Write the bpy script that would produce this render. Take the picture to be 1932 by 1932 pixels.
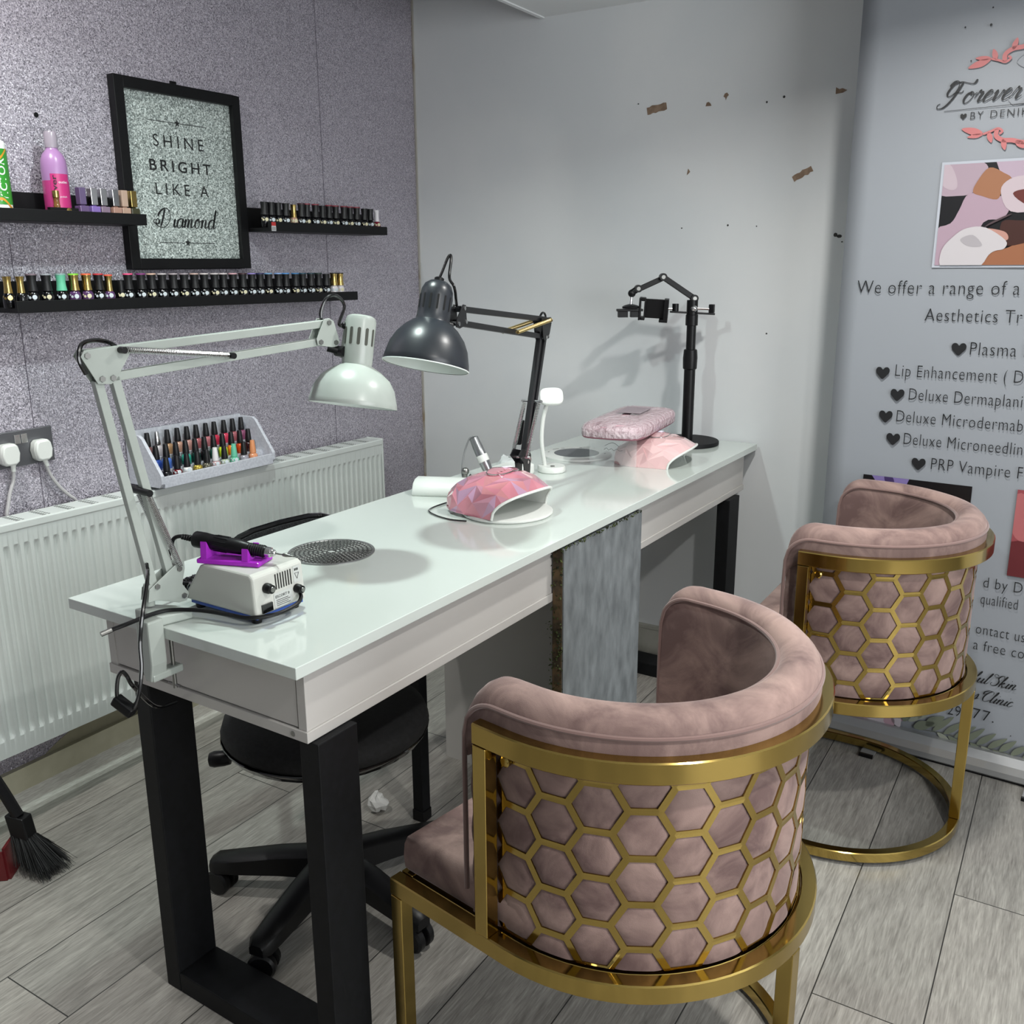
import bpy, bmesh, math, random
from mathutils import Vector, Matrix
random.seed(7)
S = bpy.context.scene
for o in list(bpy.data.objects):
    bpy.data.objects.remove(o, do_unlink=True)
COL = S.collection
PI = math.pi

# ------------------------------------------------------------------ camera
cam_d = bpy.data.cameras.new('camera')
cam = bpy.data.objects.new('camera', cam_d)
COL.objects.link(cam)
F_PX, PX, PY, PIT, YAW, ROLL = 1768.88, 961.0, 944.1, .2475, .5522, -.0065
fwv = Vector((-math.sin(YAW) * math.cos(PIT), math.cos(YAW) * math.cos(PIT), -math.sin(PIT)))
r0 = Vector((math.cos(YAW), math.sin(YAW), 0))
u0 = r0.cross(fwv)
rtv = r0 * math.cos(ROLL) + u0 * math.sin(ROLL)
upv = u0 * math.cos(ROLL) - r0 * math.sin(ROLL)
mw = Matrix((rtv, upv, -fwv)).transposed().to_4x4()
mw.translation = Vector((0, 0, 1.345))
cam.matrix_world = mw
cam_d.sensor_width = 36.0
cam_d.lens = F_PX / 1932 * 36.0
cam_d.shift_x = (966 - PX) / 1932
cam_d.shift_y = -(966 - PY) / 1932
cam_d.clip_start = .05
S.camera = cam

# ------------------------------------------------------------------ world, lights, exposure
w = bpy.data.worlds.new('world')
S.world = w
w.use_nodes = True
w.node_tree.nodes['Background'].inputs[0].default_value = (.8, .88, 1, 1)
w.node_tree.nodes['Background'].inputs[1].default_value = .05
S.view_settings.view_transform = 'Standard'
S.view_settings.look = 'None'
S.view_settings.gamma = 1
S.view_settings.exposure = 0.0
S.view_settings.use_curve_mapping = False
try:
    S.cycles.use_denoising = True
    S.cycles.max_bounces = 8
    S.cycles.diffuse_bounces = 4
    S.cycles.glossy_bounces = 4
    S.cycles.transmission_bounces = 8
    S.cycles.transparent_max_bounces = 8
    S.cycles.caustics_reflective = False
    S.cycles.caustics_refractive = False
    S.cycles.sample_clamp_indirect = 4
except Exception:
    pass


def area(name, loc, size, power, color, aim=(0, 0, -1), spread=180, sy=None):
    l = bpy.data.lights.new(name, 'AREA')
    l.shape = 'DISK' if sy is None else 'RECTANGLE'
    l.size = size
    if sy is not None:
        l.size_y = sy
    l.energy = power
    l.color = color
    l.spread = math.radians(spread)
    o = bpy.data.objects.new(name, l)
    COL.objects.link(o)
    o.location = loc
    o.rotation_euler = Vector(aim).to_track_quat('-Z', 'Y').to_euler()
    return o


CEIL = 2.123
HI_C = 2.45
WHITE_L = (1, .99, .95)
COOL = (.86, 1.0, .95)
# recessed ceiling spots (a row over the desk, a row over the walkway)
area('ceiling_spot', (-1.33, 1.38, CEIL - .012), .08, 10, COOL, spread=150)
area('ceiling_spot', (-.30, 1.95, CEIL - .012), .09, 15, WHITE_L, spread=150)
area('ceiling_spot', (.45, .75, CEIL - .012), .09, 20, WHITE_L, spread=150)
area('ceiling_spot', (-1.72, .85, HI_C - .012), .09, 15, WHITE_L, spread=150)
# soft fill light added on the right to brighten the room, no window modelled
area('right_fill', (2.45, .4, 1.35), 2.4, 84, (.95, .98, 1), aim=(-1, .12, -.03), sy=1.7)


# ------------------------------------------------------------------ materials
def hx(s, m=1.0):
    s = s.lstrip('#')
    r = []
    for i in (0, 2, 4):
        c = int(s[i:i + 2], 16) / 255
        c = c / 12.92 if c <= .04045 else ((c + .055) / 1.055) ** 2.4
        r.append(c * m)
    return (r[0], r[1], r[2], 1)


MATS = {}


def mat(name, color='#808080', rough=.5, metal=0., **k):
    if name in MATS:
        return MATS[name]
    m = bpy.data.materials.new(name)
    m.use_nodes = True
    nt = m.node_tree
    b = nt.nodes['Principled BSDF']
    c = hx(color) if isinstance(color, str) else color
    b.inputs['Base Color'].default_value = c
    b.inputs['Roughness'].default_value = rough
    b.inputs['Metallic'].default_value = metal
    for key, val in k.items():
        key = key.replace('_', ' ')
        if key in b.inputs:
            b.inputs[key].default_value = val
    MATS[name] = m
    m['b'] = 0
    return m


def nodes(m):
    nt = m.node_tree
    return nt, nt.nodes['Principled BSDF']


def mottled(name, c1, c2, rough=.5, scale=20., detail=4., lo=.4, hi=.6, bump=0., bscale=200., metal=0., stretch=None, **k):
    """two-tone noise material"""
    if name in MATS:
        return MATS[name]
    m = mat(name, c1, rough, metal, **k)
    nt, b = nodes(m)
    tc = nt.nodes.new('ShaderNodeTexCoord')
    mp = nt.nodes.new('ShaderNodeMapping')
    nt.links.new(tc.outputs['Object'], mp.inputs[0])
    if stretch:
        mp.inputs['Scale'].default_value = stretch
    n = nt.nodes.new('ShaderNodeTexNoise')
    n.inputs['Scale'].default_value = scale
    n.inputs['Detail'].default_value = detail
    nt.links.new(mp.outputs[0], n.inputs['Vector'])
    r = nt.nodes.new('ShaderNodeValToRGB')
    r.color_ramp.elements[0].position = lo
    r.color_ramp.elements[1].position = hi
    r.color_ramp.elements[0].color = hx(c1)
    r.color_ramp.elements[1].color = hx(c2)
    nt.links.new(n.outputs['Fac'], r.inputs[0])
    nt.links.new(r.outputs[0], b.inputs['Base Color'])
    if bump:
        n2 = nt.nodes.new('ShaderNodeTexNoise')
        n2.inputs['Scale'].default_value = bscale
        n2.inputs['Detail'].default_value = 3
        nt.links.new(mp.outputs[0], n2.inputs['Vector'])
        bp = nt.nodes.new('ShaderNodeBump')
        bp.inputs['Strength'].default_value = bump
        bp.inputs['Distance'].default_value = .002
        nt.links.new(n2.outputs['Fac'], bp.inputs['Height'])
        nt.links.new(bp.outputs[0], b.inputs['Normal'])
    return m


def glitter(name, c_lo, c_hi, scale, tilt=.5, metal=.35, rough=.4):
    """wallpaper / board covered in fine glitter flakes: every cell has its own tilt and tone"""
    m = mat(name, c_lo, rough, metal)
    nt, b = nodes(m)
    tc = nt.nodes.new('ShaderNodeTexCoord')
    v = nt.nodes.new('ShaderNodeTexVoronoi')
    v.inputs['Scale'].default_value = scale
    nt.links.new(tc.outputs['Object'], v.inputs['Vector'])
    sep = nt.nodes.new('ShaderNodeSeparateColor')
    nt.links.new(v.outputs['Color'], sep.inputs[0])
    r = nt.nodes.new('ShaderNodeValToRGB')
    e = r.color_ramp.elements
    e[0].color = hx(c_lo)
    e[1].color = hx(c_hi)
    e[0].position = .15
    e[1].position = .95
    nt.links.new(sep.outputs[0], r.inputs[0])
    nt.links.new(r.outputs[0], b.inputs['Base Color'])
    g = nt.nodes.new('ShaderNodeNewGeometry')
    sub = nt.nodes.new('ShaderNodeVectorMath')
    sub.operation = 'SUBTRACT'
    sub.inputs[1].default_value = (.5, .5, .5)
    nt.links.new(v.outputs['Color'], sub.inputs[0])
    sc = nt.nodes.new('ShaderNodeVectorMath')
    sc.operation = 'SCALE'
    sc.inputs['Scale'].default_value = tilt
    nt.links.new(sub.outputs[0], sc.inputs[0])
    ad = nt.nodes.new('ShaderNodeVectorMath')
    nt.links.new(g.outputs['Normal'], ad.inputs[0])
    nt.links.new(sc.outputs[0], ad.inputs[1])
    no = nt.nodes.new('ShaderNodeVectorMath')
    no.operation = 'NORMALIZE'
    nt.links.new(ad.outputs[0], no.inputs[0])
    nt.links.new(no.outputs[0], b.inputs['Normal'])
    return m


M_black = mat('black_paint', '#08080a', .5, Specular_IOR_Level=.25)
M_blackplastic = mat('black_plastic', '#08080a', .4, Specular_IOR_Level=.3)
M_blackgloss = mat('black_gloss', '#070708', .18, Coat_Weight=.5)
M_blackmatt = mottled('black_powder_coat', '#07080a', '#0b0c0f', .6, 60, bump=.1, bscale=900, Specular_IOR_Level=.25)
M_white = mat('white_enamel', '#d9dcd8', .35)
M_whitegloss = mat('white_gloss_laminate', '#c2c9c4', .1, Coat_Weight=.35, Coat_Roughness=.06)
M_whitepanel = mat('white_laminate_panel', '#b7b4b0', .28)
M_whitepl = mat('white_plastic', '#d6d8d4', .3)
M_lampwhite = mottled('lamp_white_enamel', '#a9b0aa', '#a3aaa4', .3, 12)
M_chrome = mat('chrome', '#d0d0d0', .15, 1.)
M_steel = mat('steel', '#8f8f8c', .35, 1.)
M_gold = mat('polished_gold_metal', '#b39a58', .14, 1.)
M_goldcap = mat('gold_cap', '#c2a868', .22, 1.)
M_velvet = None


def velvet():
    m = mat('dusty_pink_velvet', '#806762', .8, Sheen_Weight=.35, Sheen_Roughness=.35)
    b = m.node_tree.nodes['Principled BSDF']
    b.inputs['Sheen Tint'].default_value = (1, .85, .82, 1)
    nt = m.node_tree
    tc = nt.nodes.new('ShaderNodeTexCoord')
    n = nt.nodes.new('ShaderNodeTexNoise')
    n.inputs['Scale'].default_value = 9
    n.inputs['Detail'].default_value = 5
    n.inputs['Roughness'].default_value = .6
    n.inputs['Distortion'].default_value = .8
    nt.links.new(tc.outputs['Object'], n.inputs['Vector'])
    r = nt.nodes.new('ShaderNodeValToRGB')
    e = r.color_ramp.elements
    e[0].position = .36
    e[0].color = hx('#604a47')
    e[1].position = .66
    e[1].color = hx('#967d75')
    nt.links.new(n.outputs['Fac'], r.inputs[0])
    nt.links.new(r.outputs[0], b.inputs['Base Color'])
    n2 = nt.nodes.new('ShaderNodeTexNoise')
    n2.inputs['Scale'].default_value = 700
    nt.links.new(tc.outputs['Object'], n2.inputs['Vector'])
    bp = nt.nodes.new('ShaderNodeBump')
    bp.inputs['Strength'].default_value = .25
    bp.inputs['Distance'].default_value = .001
    nt.links.new(n2.outputs['Fac'], bp.inputs['Height'])
    nt.links.new(bp.outputs[0], b.inputs['Normal'])
    return m


M_velvet = velvet()
M_piping = mat('velvet_piping', '#735a55', .8, Sheen_Weight=.3)


# ------------------------------------------------------------------ mesh builder
class MB:
    def __init__(self):
        self.v = []
        self.f = []
        self.mi = []
        self.cur = 0

    def add(self, vs, fs):
        o = len(self.v)
        self.v.extend([Vector(p) for p in vs])
        for f in fs:
            self.f.append([i + o for i in f])
            self.mi.append(self.cur)
        return self

    def box(self, lo, hi, mp=None):
        x0, y0, z0 = lo
        x1, y1, z1 = hi
        vs = [(x0, y0, z0), (x1, y0, z0), (x1, y1, z0), (x0, y1, z0), (x0, y0, z1), (x1, y0, z1), (x1, y1, z1), (x0, y1, z1)]
        if mp:
            vs = [mp(*p) for p in vs]
        return self.add(vs, [(0, 3, 2, 1), (4, 5, 6, 7), (0, 1, 5, 4), (1, 2, 6, 5), (2, 3, 7, 6), (3, 0, 4, 7)])

    def hexa(self, bot, top):
        n = len(bot)
        fs = [tuple(range(n - 1, -1, -1)), tuple(range(n, 2 * n))]
        for i in range(n):
            j = (i + 1) % n
            fs.append((i, j, n + j, n + i))
        return self.add(list(bot) + list(top), fs)

    def prism(self, pts, mp, t0, t1):
        """extrude the 2D outline pts; mp(u, v, t) gives the 3D point"""
        return self.hexa([mp(u, v, t0) for u, v in pts], [mp(u, v, t1) for u, v in pts])

    def tube(self, pts, r, n=8, closed=False, caps=True):
        pts = [Vector(p) for p in pts]
        m = len(pts)
        rs = r if isinstance(r, (list, tuple)) else [r] * m
        tang = []
        for i in range(m):
            if closed:
                t = pts[(i + 1) % m] - pts[i - 1]
            else:
                t = pts[min(i + 1, m - 1)] - pts[max(i - 1, 0)]
            if t.length < 1e-9:
                t = Vector((0, 0, 1))
            tang.append(t.normalized())
        ref = Vector((0, 0, 1))
        if abs(tang[0].dot(ref)) > .9:
            ref = Vector((1, 0, 0))
        nrm = (ref - tang[0] * ref.dot(tang[0])).normalized()
        vs = []
        for i in range(m):
            nn = nrm - tang[i] * nrm.dot(tang[i])
            if nn.length < 1e-6:
                nn = tang[i].orthogonal()
            nrm = nn.normalized()
            bi = tang[i].cross(nrm)
            for k in range(n):
                a = 2 * PI * k / n
                vs.append(pts[i] + (nrm * math.cos(a) + bi * math.sin(a)) * rs[i])
        fs = []
        for i in range(m if closed else m - 1):
            j = (i + 1) % m
            for k in range(n):
                l = (k + 1) % n
                fs.append((i * n + k, i * n + l, j * n + l, j * n + k))
        if caps and not closed:
            fs.append(tuple(range(n - 1, -1, -1)))
            fs.append(tuple((m - 1) * n + k for k in range(n)))
        return self.add(vs, fs)

    def cyl(self, p0, p1, r0, r1=None, n=16):
        return self.tube([p0, p1], [r0, r0 if r1 is None else r1], n)

    def lathe(self, prof, c=(0, 0, 0), n=24, axis=None, sx=1., sy=1., closed_ends=True):
        """profile of (r, h) spun about axis (default +z) through c"""
        c = Vector(c)
        ax = Vector(axis).normalized() if axis else Vector((0, 0, 1))
        q = Vector((0, 0, 1)).rotation_difference(ax)
        vs = []
        for r, h in prof:
            for k in range(n):
                a = 2 * PI * k / n
                vs.append(c + q @ Vector((r * sx * math.cos(a), r * sy * math.sin(a), h)))
        fs = []
        for i in range(len(prof) - 1):
            for k in range(n):
                l = (k + 1) % n
                fs.append((i * n + k, i * n + l, (i + 1) * n + l, (i + 1) * n + k))
        if closed_ends:
            if prof[0][0] > 1e-6:
                fs.append(tuple(range(n - 1, -1, -1)))
            if prof[-1][0] > 1e-6:
                fs.append(tuple((len(prof) - 1) * n + k for k in range(n)))
        return self.add(vs, fs)

    def sweep(self, path, sect, closed=False, up=Vector((0, 0, 1))):
        """sweep the section [(outward, up)] along a level path [(point, outward normal)]"""
        m = len(path)
        n = len(sect)
        vs = []
        for p, nr in path:
            for a, b in sect:
                vs.append(Vector(p) + Vector(nr) * a + up * b)
        fs = []
        for i in range(m if closed else m - 1):
            j = (i + 1) % m
            for k in range(n):
                l = (k + 1) % n
                fs.append((i * n + k, i * n + l, j * n + l, j * n + k))
        if not closed:
            fs.append(tuple(range(n - 1, -1, -1)))
            fs.append(tuple((m - 1) * n + k for k in range(n)))
        return self.add(vs, fs)

    def sphere(self, c, r, n=16, m=10, sc=(1, 1, 1)):
        prof = [(max(1e-5, r * math.sin(PI * i / m)), -r * math.cos(PI * i / m)) for i in range(m + 1)]
        c = Vector(c)
        vs = []
        for rr, h in prof:
            for k in range(n):
                a = 2 * PI * k / n
                vs.append(c + Vector((rr * math.cos(a) * sc[0], rr * math.sin(a) * sc[1], h * sc[2])))
        fs = [(i * n + k, i * n + (k + 1) % n, (i + 1) * n + (k + 1) % n, (i + 1) * n + k) for i in range(m) for k in range(n)]
        return self.add(vs, fs)

    def grid(self, rows):
        nr, nc = len(rows), len(rows[0])
        vs = [p for r in rows for p in r]
        fs = [(i * nc + j, i * nc + j + 1, (i + 1) * nc + j + 1, (i + 1) * nc + j) for i in range(nr - 1) for j in range(nc - 1)]
        return self.add(vs, fs)


ROOT = {}


def _root(o):
    while o.parent:
        o = o.parent
    return o


def build(name, mb, mats, parent=None, loc=None, smooth=35, bevel=0., recalc=True, local=False, bseg=2):
    me = bpy.data.meshes.new(name)
    if parent is not None and not local:
        off = Vector(_root(parent).location)
    elif loc is not None and not local:
        off = Vector(loc)
    else:
        off = Vector((0, 0, 0))
    bm = bmesh.new()
    vs = [bm.verts.new(p - off) for p in mb.v]
    for f, mi in zip(mb.f, mb.mi):
        try:
            fc = bm.faces.new([vs[i] for i in f])
            fc.material_index = mi
        except ValueError:
            pass
    bmesh.ops.remove_doubles(bm, verts=bm.verts, dist=1e-6)
    if recalc:
        bmesh.ops.recalc_face_normals(bm, faces=bm.faces)
    bm.to_mesh(me)
    bm.free()
    if not isinstance(mats, (list, tuple)):
        mats = [mats]
    for m in mats:
        me.materials.append(m)
    if smooth:
        me.polygons.foreach_set('use_smooth', [True] * len(me.polygons))
        me.set_sharp_from_angle(angle=math.radians(smooth))
    o = bpy.data.objects.new(name, me)
    COL.objects.link(o)
    if parent is not None:
        o.parent = parent
    elif loc is not None:
        o.location = loc
    if bevel:
        bv = o.modifiers.new('bevel', 'BEVEL')
        bv.width = bevel
        bv.segments = bseg
        bv.limit_method = 'ANGLE'
        bv.angle_limit = math.radians(40)
    return o


def tag(o, label, cat, group=None):
    o['label'] = label
    o['category'] = cat
    if group:
        o['group'] = group
    return o


def thing(name, label, cat, loc, group=None):
    o = bpy.data.objects.new(name, None)
    o.empty_display_size = .05
    COL.objects.link(o)
    o.location = loc
    return tag(o, label, cat, group)


def struct(name, mb, m, parent=None, **k):
    o = build(name, mb, m, parent, **k)
    o['kind'] = 'structure'
    return o


def dup(root, loc, rotz=0., label=None, recolor=None):
    """copy of a thing with copies of its parts and sub-parts (mesh data shared)"""
    r = root.copy()
    COL.objects.link(r)
    r.location = loc
    r.rotation_euler = (0, 0, rotz)
    if label:
        r['label'] = label
    for ch in list(root.children):
        c = ch.copy()
        COL.objects.link(c)
        c.parent = r
        for g in list(ch.children):
            d = g.copy()
            COL.objects.link(d)
            d.parent = c
    return r


def catmull(pts, n=8, closed=False):
    pts = [Vector(p) for p in pts]
    m = len(pts)
    out = []
    rng = range(m) if closed else range(m - 1)
    for i in rng:
        p1 = pts[i]
        p2 = pts[(i + 1) % m]
        p0 = pts[i - 1] if (closed or i > 0) else p1 * 2 - p2
        p3 = pts[(i + 2) % m] if (closed or i + 2 < m) else p2 * 2 - p1
        for k in range(n):
            t = k / n
            out.append(.5 * ((2 * p1) + (p2 - p0) * t + (2 * p0 - 5 * p1 + 4 * p2 - p3) * t * t + (3 * p1 - p0 - 3 * p2 + p3) * t ** 3))
    if not closed:
        out.append(pts[-1])
    return out


# ------------------------------------------------------------------ lettering
_tc = {}


def text2d(s, offset=0., space=1.):
    """outline letters of the built-in font as 2D verts + faces, cap height = 1"""
    key = (s, offset, space)
    if key in _tc:
        return _tc[key]

    def raw(s):
        cu = bpy.data.curves.new('t', 'FONT')
        cu.body = s
        cu.size = 1
        cu.offset = offset
        cu.space_character = space
        cu.resolution_u = 3
        cu.fill_mode = 'FRONT'
        o = bpy.data.objects.new('t', cu)
        COL.objects.link(o)
        dg = bpy.context.evaluated_depsgraph_get()
        me = bpy.data.meshes.new_from_object(o.evaluated_get(dg))
        vs = [(v.co.x, v.co.y) for v in me.vertices]
        fs = [tuple(p.vertices) for p in me.polygons]
        bpy.data.objects.remove(o)
        bpy.data.curves.remove(cu)
        bpy.data.meshes.remove(me)
        return vs, fs
    vs, fs = raw(s)
    capv, _ = raw('H')
    ch = max(p[1] for p in capv)
    x0 = min(p[0] for p in vs)
    vs = [((x - x0) / ch, y / ch) for x, y in vs]
    _tc[key] = (vs, fs)
    return vs, fs


def put_text(mb, s, org, ud, vd, h, width=None, offset=0., space=1., slant=0.):
    """letters on a surface: org baseline-left, ud/vd unit vectors, cap height h, overall width"""
    vs, fs = text2d(s, offset, space)
    wmax = max(p[0] for p in vs)
    sx = (width / wmax) if width else h
    org, ud, vd = Vector(org), Vector(ud), Vector(vd)
    mb.add([org + ud * (x * sx + slant * y * h) + vd * (y * h) for x, y in vs], fs)


def stroke(mb, pts, org, ud, vd, sc, wmin, wmax, nib=math.radians(70), sub=6, shear=0., closed=False, const=False):
    """calligraphic stroke: width grows on the down strokes"""
    P = catmull([(x + shear * y, y, 0) for x, y in pts], sub, closed)
    org, ud, vd = Vector(org), Vector(ud), Vector(vd)
    n = len(P)
    L, R = [], []
    for i in range(n):
        t = P[min(i + 1, n - 1)] - P[max(i - 1, 0)]
        if t.length < 1e-9:
            t = Vector((1, 0, 0))
        t.normalize()
        nr = Vector((-t.y, t.x, 0))
        if const:
            wd = wmax
        else:
            ang = math.atan2(t.y, t.x)
            k = abs(math.cos(ang - nib)) ** 2 if t.y < 0 else .0
            wd = wmin + (wmax - wmin) * k
        if i == 0 or i == n - 1:
            wd *= .6
        a = P[i] + nr * wd * .5
        b = P[i] - nr * wd * .5
        L.append(org + ud * (a.x * sc) + vd * (a.y * sc))
        R.append(org + ud * (b.x * sc) + vd * (b.y * sc))
    mb.add(L + R, [(i, i + 1, n + i + 1, n + i) for i in range(n - 1)])


def blob(mb, pts, org, ud, vd, sc, rot=0., sub=6):
    """filled outline"""
    P = catmull([(x, y, 0) for x, y in pts], sub, True) if sub else [Vector((x, y, 0)) for x, y in pts]
    org, ud, vd = Vector(org), Vector(ud), Vector(vd)
    c, s = math.cos(rot), math.sin(rot)
    mb.add([org + ud * ((p.x * c - p.y * s) * sc) + vd * ((p.x * s + p.y * c) * sc) for p in P], [tuple(range(len(P)))])


HEART = [(0, -.5), (-.28, -.25), (-.48, 0), (-.5, .25), (-.36, .42), (-.15, .4), (0, .24), (.15, .4), (.36, .42), (.5, .25), (.48, 0), (.28, -.25)]
STAR = []
for _i in range(10):
    _r = 1 if _i % 2 == 0 else .42
    STAR.append((_r * math.sin(_i * PI / 5), _r * math.cos(_i * PI / 5)))

# ================================================================== SETTING
XW, YB, HI = -2.188, 2.9175, 2.45


def floor_mat():
    m = mat('grey_wood_planks', '#77746f', .38)
    nt, b = nodes(m)
    N = nt.nodes.new
    L = nt.links.new
    tc = N('ShaderNodeTexCoord')
    mp = N('ShaderNodeMapping')
    mp.inputs['Rotation'].default_value = (0, 0, PI / 2)
    mp.inputs['Location'].default_value = (.35, .108, 0)
    L(tc.outputs['Object'], mp.inputs[0])
    br = N('ShaderNodeTexBrick')
    br.offset = .37
    br.inputs['Scale'].default_value = 1
    br.inputs['Brick Width'].default_value = 1.22
    br.inputs['Row Height'].default_value = .193
    br.inputs['Mortar Size'].default_value = .0013
    br.inputs['Mortar Smooth'].default_value = .1
    br.inputs['Color1'].default_value = (.0, .0, .0, 1)
    br.inputs['Color2'].default_value = (1, 1, 1, 1)
    L(mp.outputs[0], br.inputs['Vector'])
    # per-plank shift of the grain
    ms = N('ShaderNodeMapping')
    ms.inputs['Scale'].default_value = (14, 1.6, 1)
    sh = N('ShaderNodeVectorMath')
    sh.operation = 'SCALE'
    sh.inputs['Scale'].default_value = 7.
    L(br.outputs['Color'], sh.inputs[0])
    ad = N('ShaderNodeVectorMath')
    L(tc.outputs['Object'], ad.inputs[0])
    L(sh.outputs[0], ad.inputs[1])
    L(ad.outputs[0], ms.inputs[0])
    n = N('ShaderNodeTexNoise')
    n.inputs['Scale'].default_value = 3.2
    n.inputs['Detail'].default_value = 8
    n.inputs['Roughness'].default_value = .62
    n.inputs['Distortion'].default_value = 1.2
    L(ms.outputs[0], n.inputs['Vector'])
    ms2 = N('ShaderNodeMapping')
    ms2.inputs['Scale'].default_value = (95, 7, 1)
    L(ad.outputs[0], ms2.inputs[0])
    n2 = N('ShaderNodeTexNoise')
    n2.inputs['Scale'].default_value = 3
    n2.inputs['Detail'].default_value = 5
    n2.inputs['Distortion'].default_value = .5
    L(ms2.outputs[0], n2.inputs['Vector'])
    mx = N('ShaderNodeMix')
    mx.inputs[0].default_value = .5
    L(n.outputs['Fac'], mx.inputs[2])
    L(n2.outputs['Fac'], mx.inputs[3])
    r = N('ShaderNodeValToRGB')
    e = r.color_ramp.elements
    e[0].position = .32
    e[0].color = hx('#6f6c67')
    e[1].position = .68
    e[1].color = hx('#a9a69f')
    e2 = r.color_ramp.elements.new(.5)
    e2.color = hx('#8f8c86')
    L(mx.outputs[0], r.inputs[0])
    # tone of each plank
    tn = N('ShaderNodeMix')
    tn.data_type = 'RGBA'
    tn.blend_type = 'MULTIPLY'
    tn.inputs[0].default_value = 1
    tr = N('ShaderNodeValToRGB')
    tr.color_ramp.elements[0].color = (.82, .82, .82, 1)
    tr.color_ramp.elements[1].color = (1.06, 1.05, 1.04, 1)
    L(br.outputs['Color'], tr.inputs[0])
    L(r.outputs[0], tn.inputs[6])
    L(tr.outputs[0], tn.inputs[7])
    jm = N('ShaderNodeMix')
    jm.data_type = 'RGBA'
    jm.inputs[7].default_value = hx('#2b2a28')
    L(br.outputs['Fac'], jm.inputs[0])
    L(tn.outputs[2], jm.inputs[6])
    L(jm.outputs[2], b.inputs['Base Color'])
    bp = N('ShaderNodeBump')
    bp.inputs['Strength'].default_value = .25
    bp.inputs['Distance'].default_value = .002
    L(n2.outputs['Fac'], bp.inputs['Height'])
    L(bp.outputs[0], b.inputs['Normal'])
    return m


M_floor = floor_mat()
M_lilac = glitter('lilac_glitter_wallpaper', '#8b8691', '#c2bcc6', 430, .8, .25, .36)
M_wallwhite = mottled('white_wall_paint', '#d3d6d8', '#d8dadb', .7, 3, bump=.05, bscale=150)
M_ceil = mottled('white_ceiling_paint', '#dcdedf', '#e0e2e3', .8, 4)

struct('floor', MB().box((-2.4, -3.1, -.1), (2.7, 3.1, 0)), M_floor, smooth=0)
wl = struct('wall_left', MB().box((XW - .12, -3.1, 0), (XW, YB, 2.6)), M_lilac, smooth=0)
wb = struct('wall_back', MB().box((XW - .12, YB, 0), (2.7, YB + .12, 2.6)), M_wallwhite, smooth=0)
struct('wall_right', MB().box((2.6, -3.1, 0), (2.7, YB, 2.6)), M_wallwhite, smooth=0)
struct('wall_front', MB().box((XW, -3.1, 0), (2.6, -3.0, 2.6)), M_wallwhite, smooth=0)
ce = MB().box((-1.656, -3.0, CEIL), (2.6, YB, CEIL + .1)).box((XW, -3.0, HI), (-1.656, YB, HI + .1)).box((-1.656, -3., CEIL + .1), (-1.60, YB, HI + .1))
struct('ceiling', ce, M_ceil, smooth=0)
# plaster bead along the dropped ceiling edge
struct('trim_1', MB().box((-1.664, -3.0, CEIL - .004), (-1.650, YB - .001, CEIL + .012)), M_ceil, smooth=0)
# strip of filler in the corner of the two walls
struct('trim_2', MB().box((XW - .001, YB - .007, .1), (XW + .006, YB + .001, HI)),
       mottled('chipped_corner_filler', '#a39f98', '#8b7c68', .8, 30, lo=.55, hi=.65, stretch=(1, 1, .25)), smooth=0)
M_cream = mottled('cream_painted_skirting', '#c4c0a6', '#cfcbb2', .5, 14)
M_bead = mottled('white_wood_bead', '#e6e5dc', '#cfccc2', .45, 25, stretch=(20, 1.5, 20))
sk = MB().box((XW, -3.0, 0), (XW + .016, YB, .115))
b1 = struct('baseboard_left', sk, M_cream, smooth=0)
bd = MB()
prof = [(.016, 0), (.034, 0), (.034, .012), (.028, .022), (.026, .034), (.020, .044), (.016, .054)]
bd.prism(prof, lambda u, v, t: Vector((XW + u, t, v)), -3.0, YB)
build('quarter_round_bead', bd, M_bead, b1, smooth=20)
sk = MB().box((XW + .03, YB - .016, 0), (2.6, YB, .09)).box((XW + .03, YB - .02, .09), (2.6, YB, .1))
struct('baseboard_back', sk, mottled('white_skirting', '#b4b3a9', '#a3a298', .5, 10), smooth=0)
# wallpaper seams and the torn paper above the skirting
sm = MB()
for y, z0, z1 in ((1.327, .1, 1.41), (2.413, .1, HI)):
    sm.box((XW, y, z0), (XW + .0006, y + .0016, z1))
build('wallpaper_seam', sm, mat('seam_dark_grey', '#504a55', .8), wl, smooth=0)  # thin dark grey line along each paper joint
tw = MB()
tw.prism([(-.5, .115), (1.28, .115), (1.26, .135), (1.18, .142), (1.05, .15), (.9, .152), (.4, .15), (-.5, .155)],
         lambda u, v, t: Vector((XW + t, u, v)), 0, .0012)
tw2 = MB()
tw2.prism([(1.24, .115), (2.9, .115), (2.9, .19), (1.6, .19), (1.42, .175), (1.32, .15), (1.28, .135)],
          lambda u, v, t: Vector((XW + t, u, v)), 0, .0012)
build('bare_plaster_patch', tw2, mottled('bare_cream_plaster', '#9a957f', '#aaa58c', .8, 9), wl, smooth=0)
# chipped paint on the white wall (brown plaster showing)
M_chip = mottled('bare_brown_plaster', '#7d6857', '#8e7966', .9, 60)
ch = MB()


def chip(cx, cz, pts, rot=0):
    blob(ch, pts, (cx, YB - .0008, cz), (1, 0, 0), (0, 0, 1), 1, rot, 0)


def rough_rect(w, h, n=7):
    p = []
    for i in range(n + 1):
        p.append((-w / 2 + w * i / n, -h / 2 + random.uniform(-.0025, .0025)))
    for i in range(n + 1):
        p.append((w / 2 - w * i / n, h / 2 + random.uniform(-.0025, .0025)))
    return p


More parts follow.
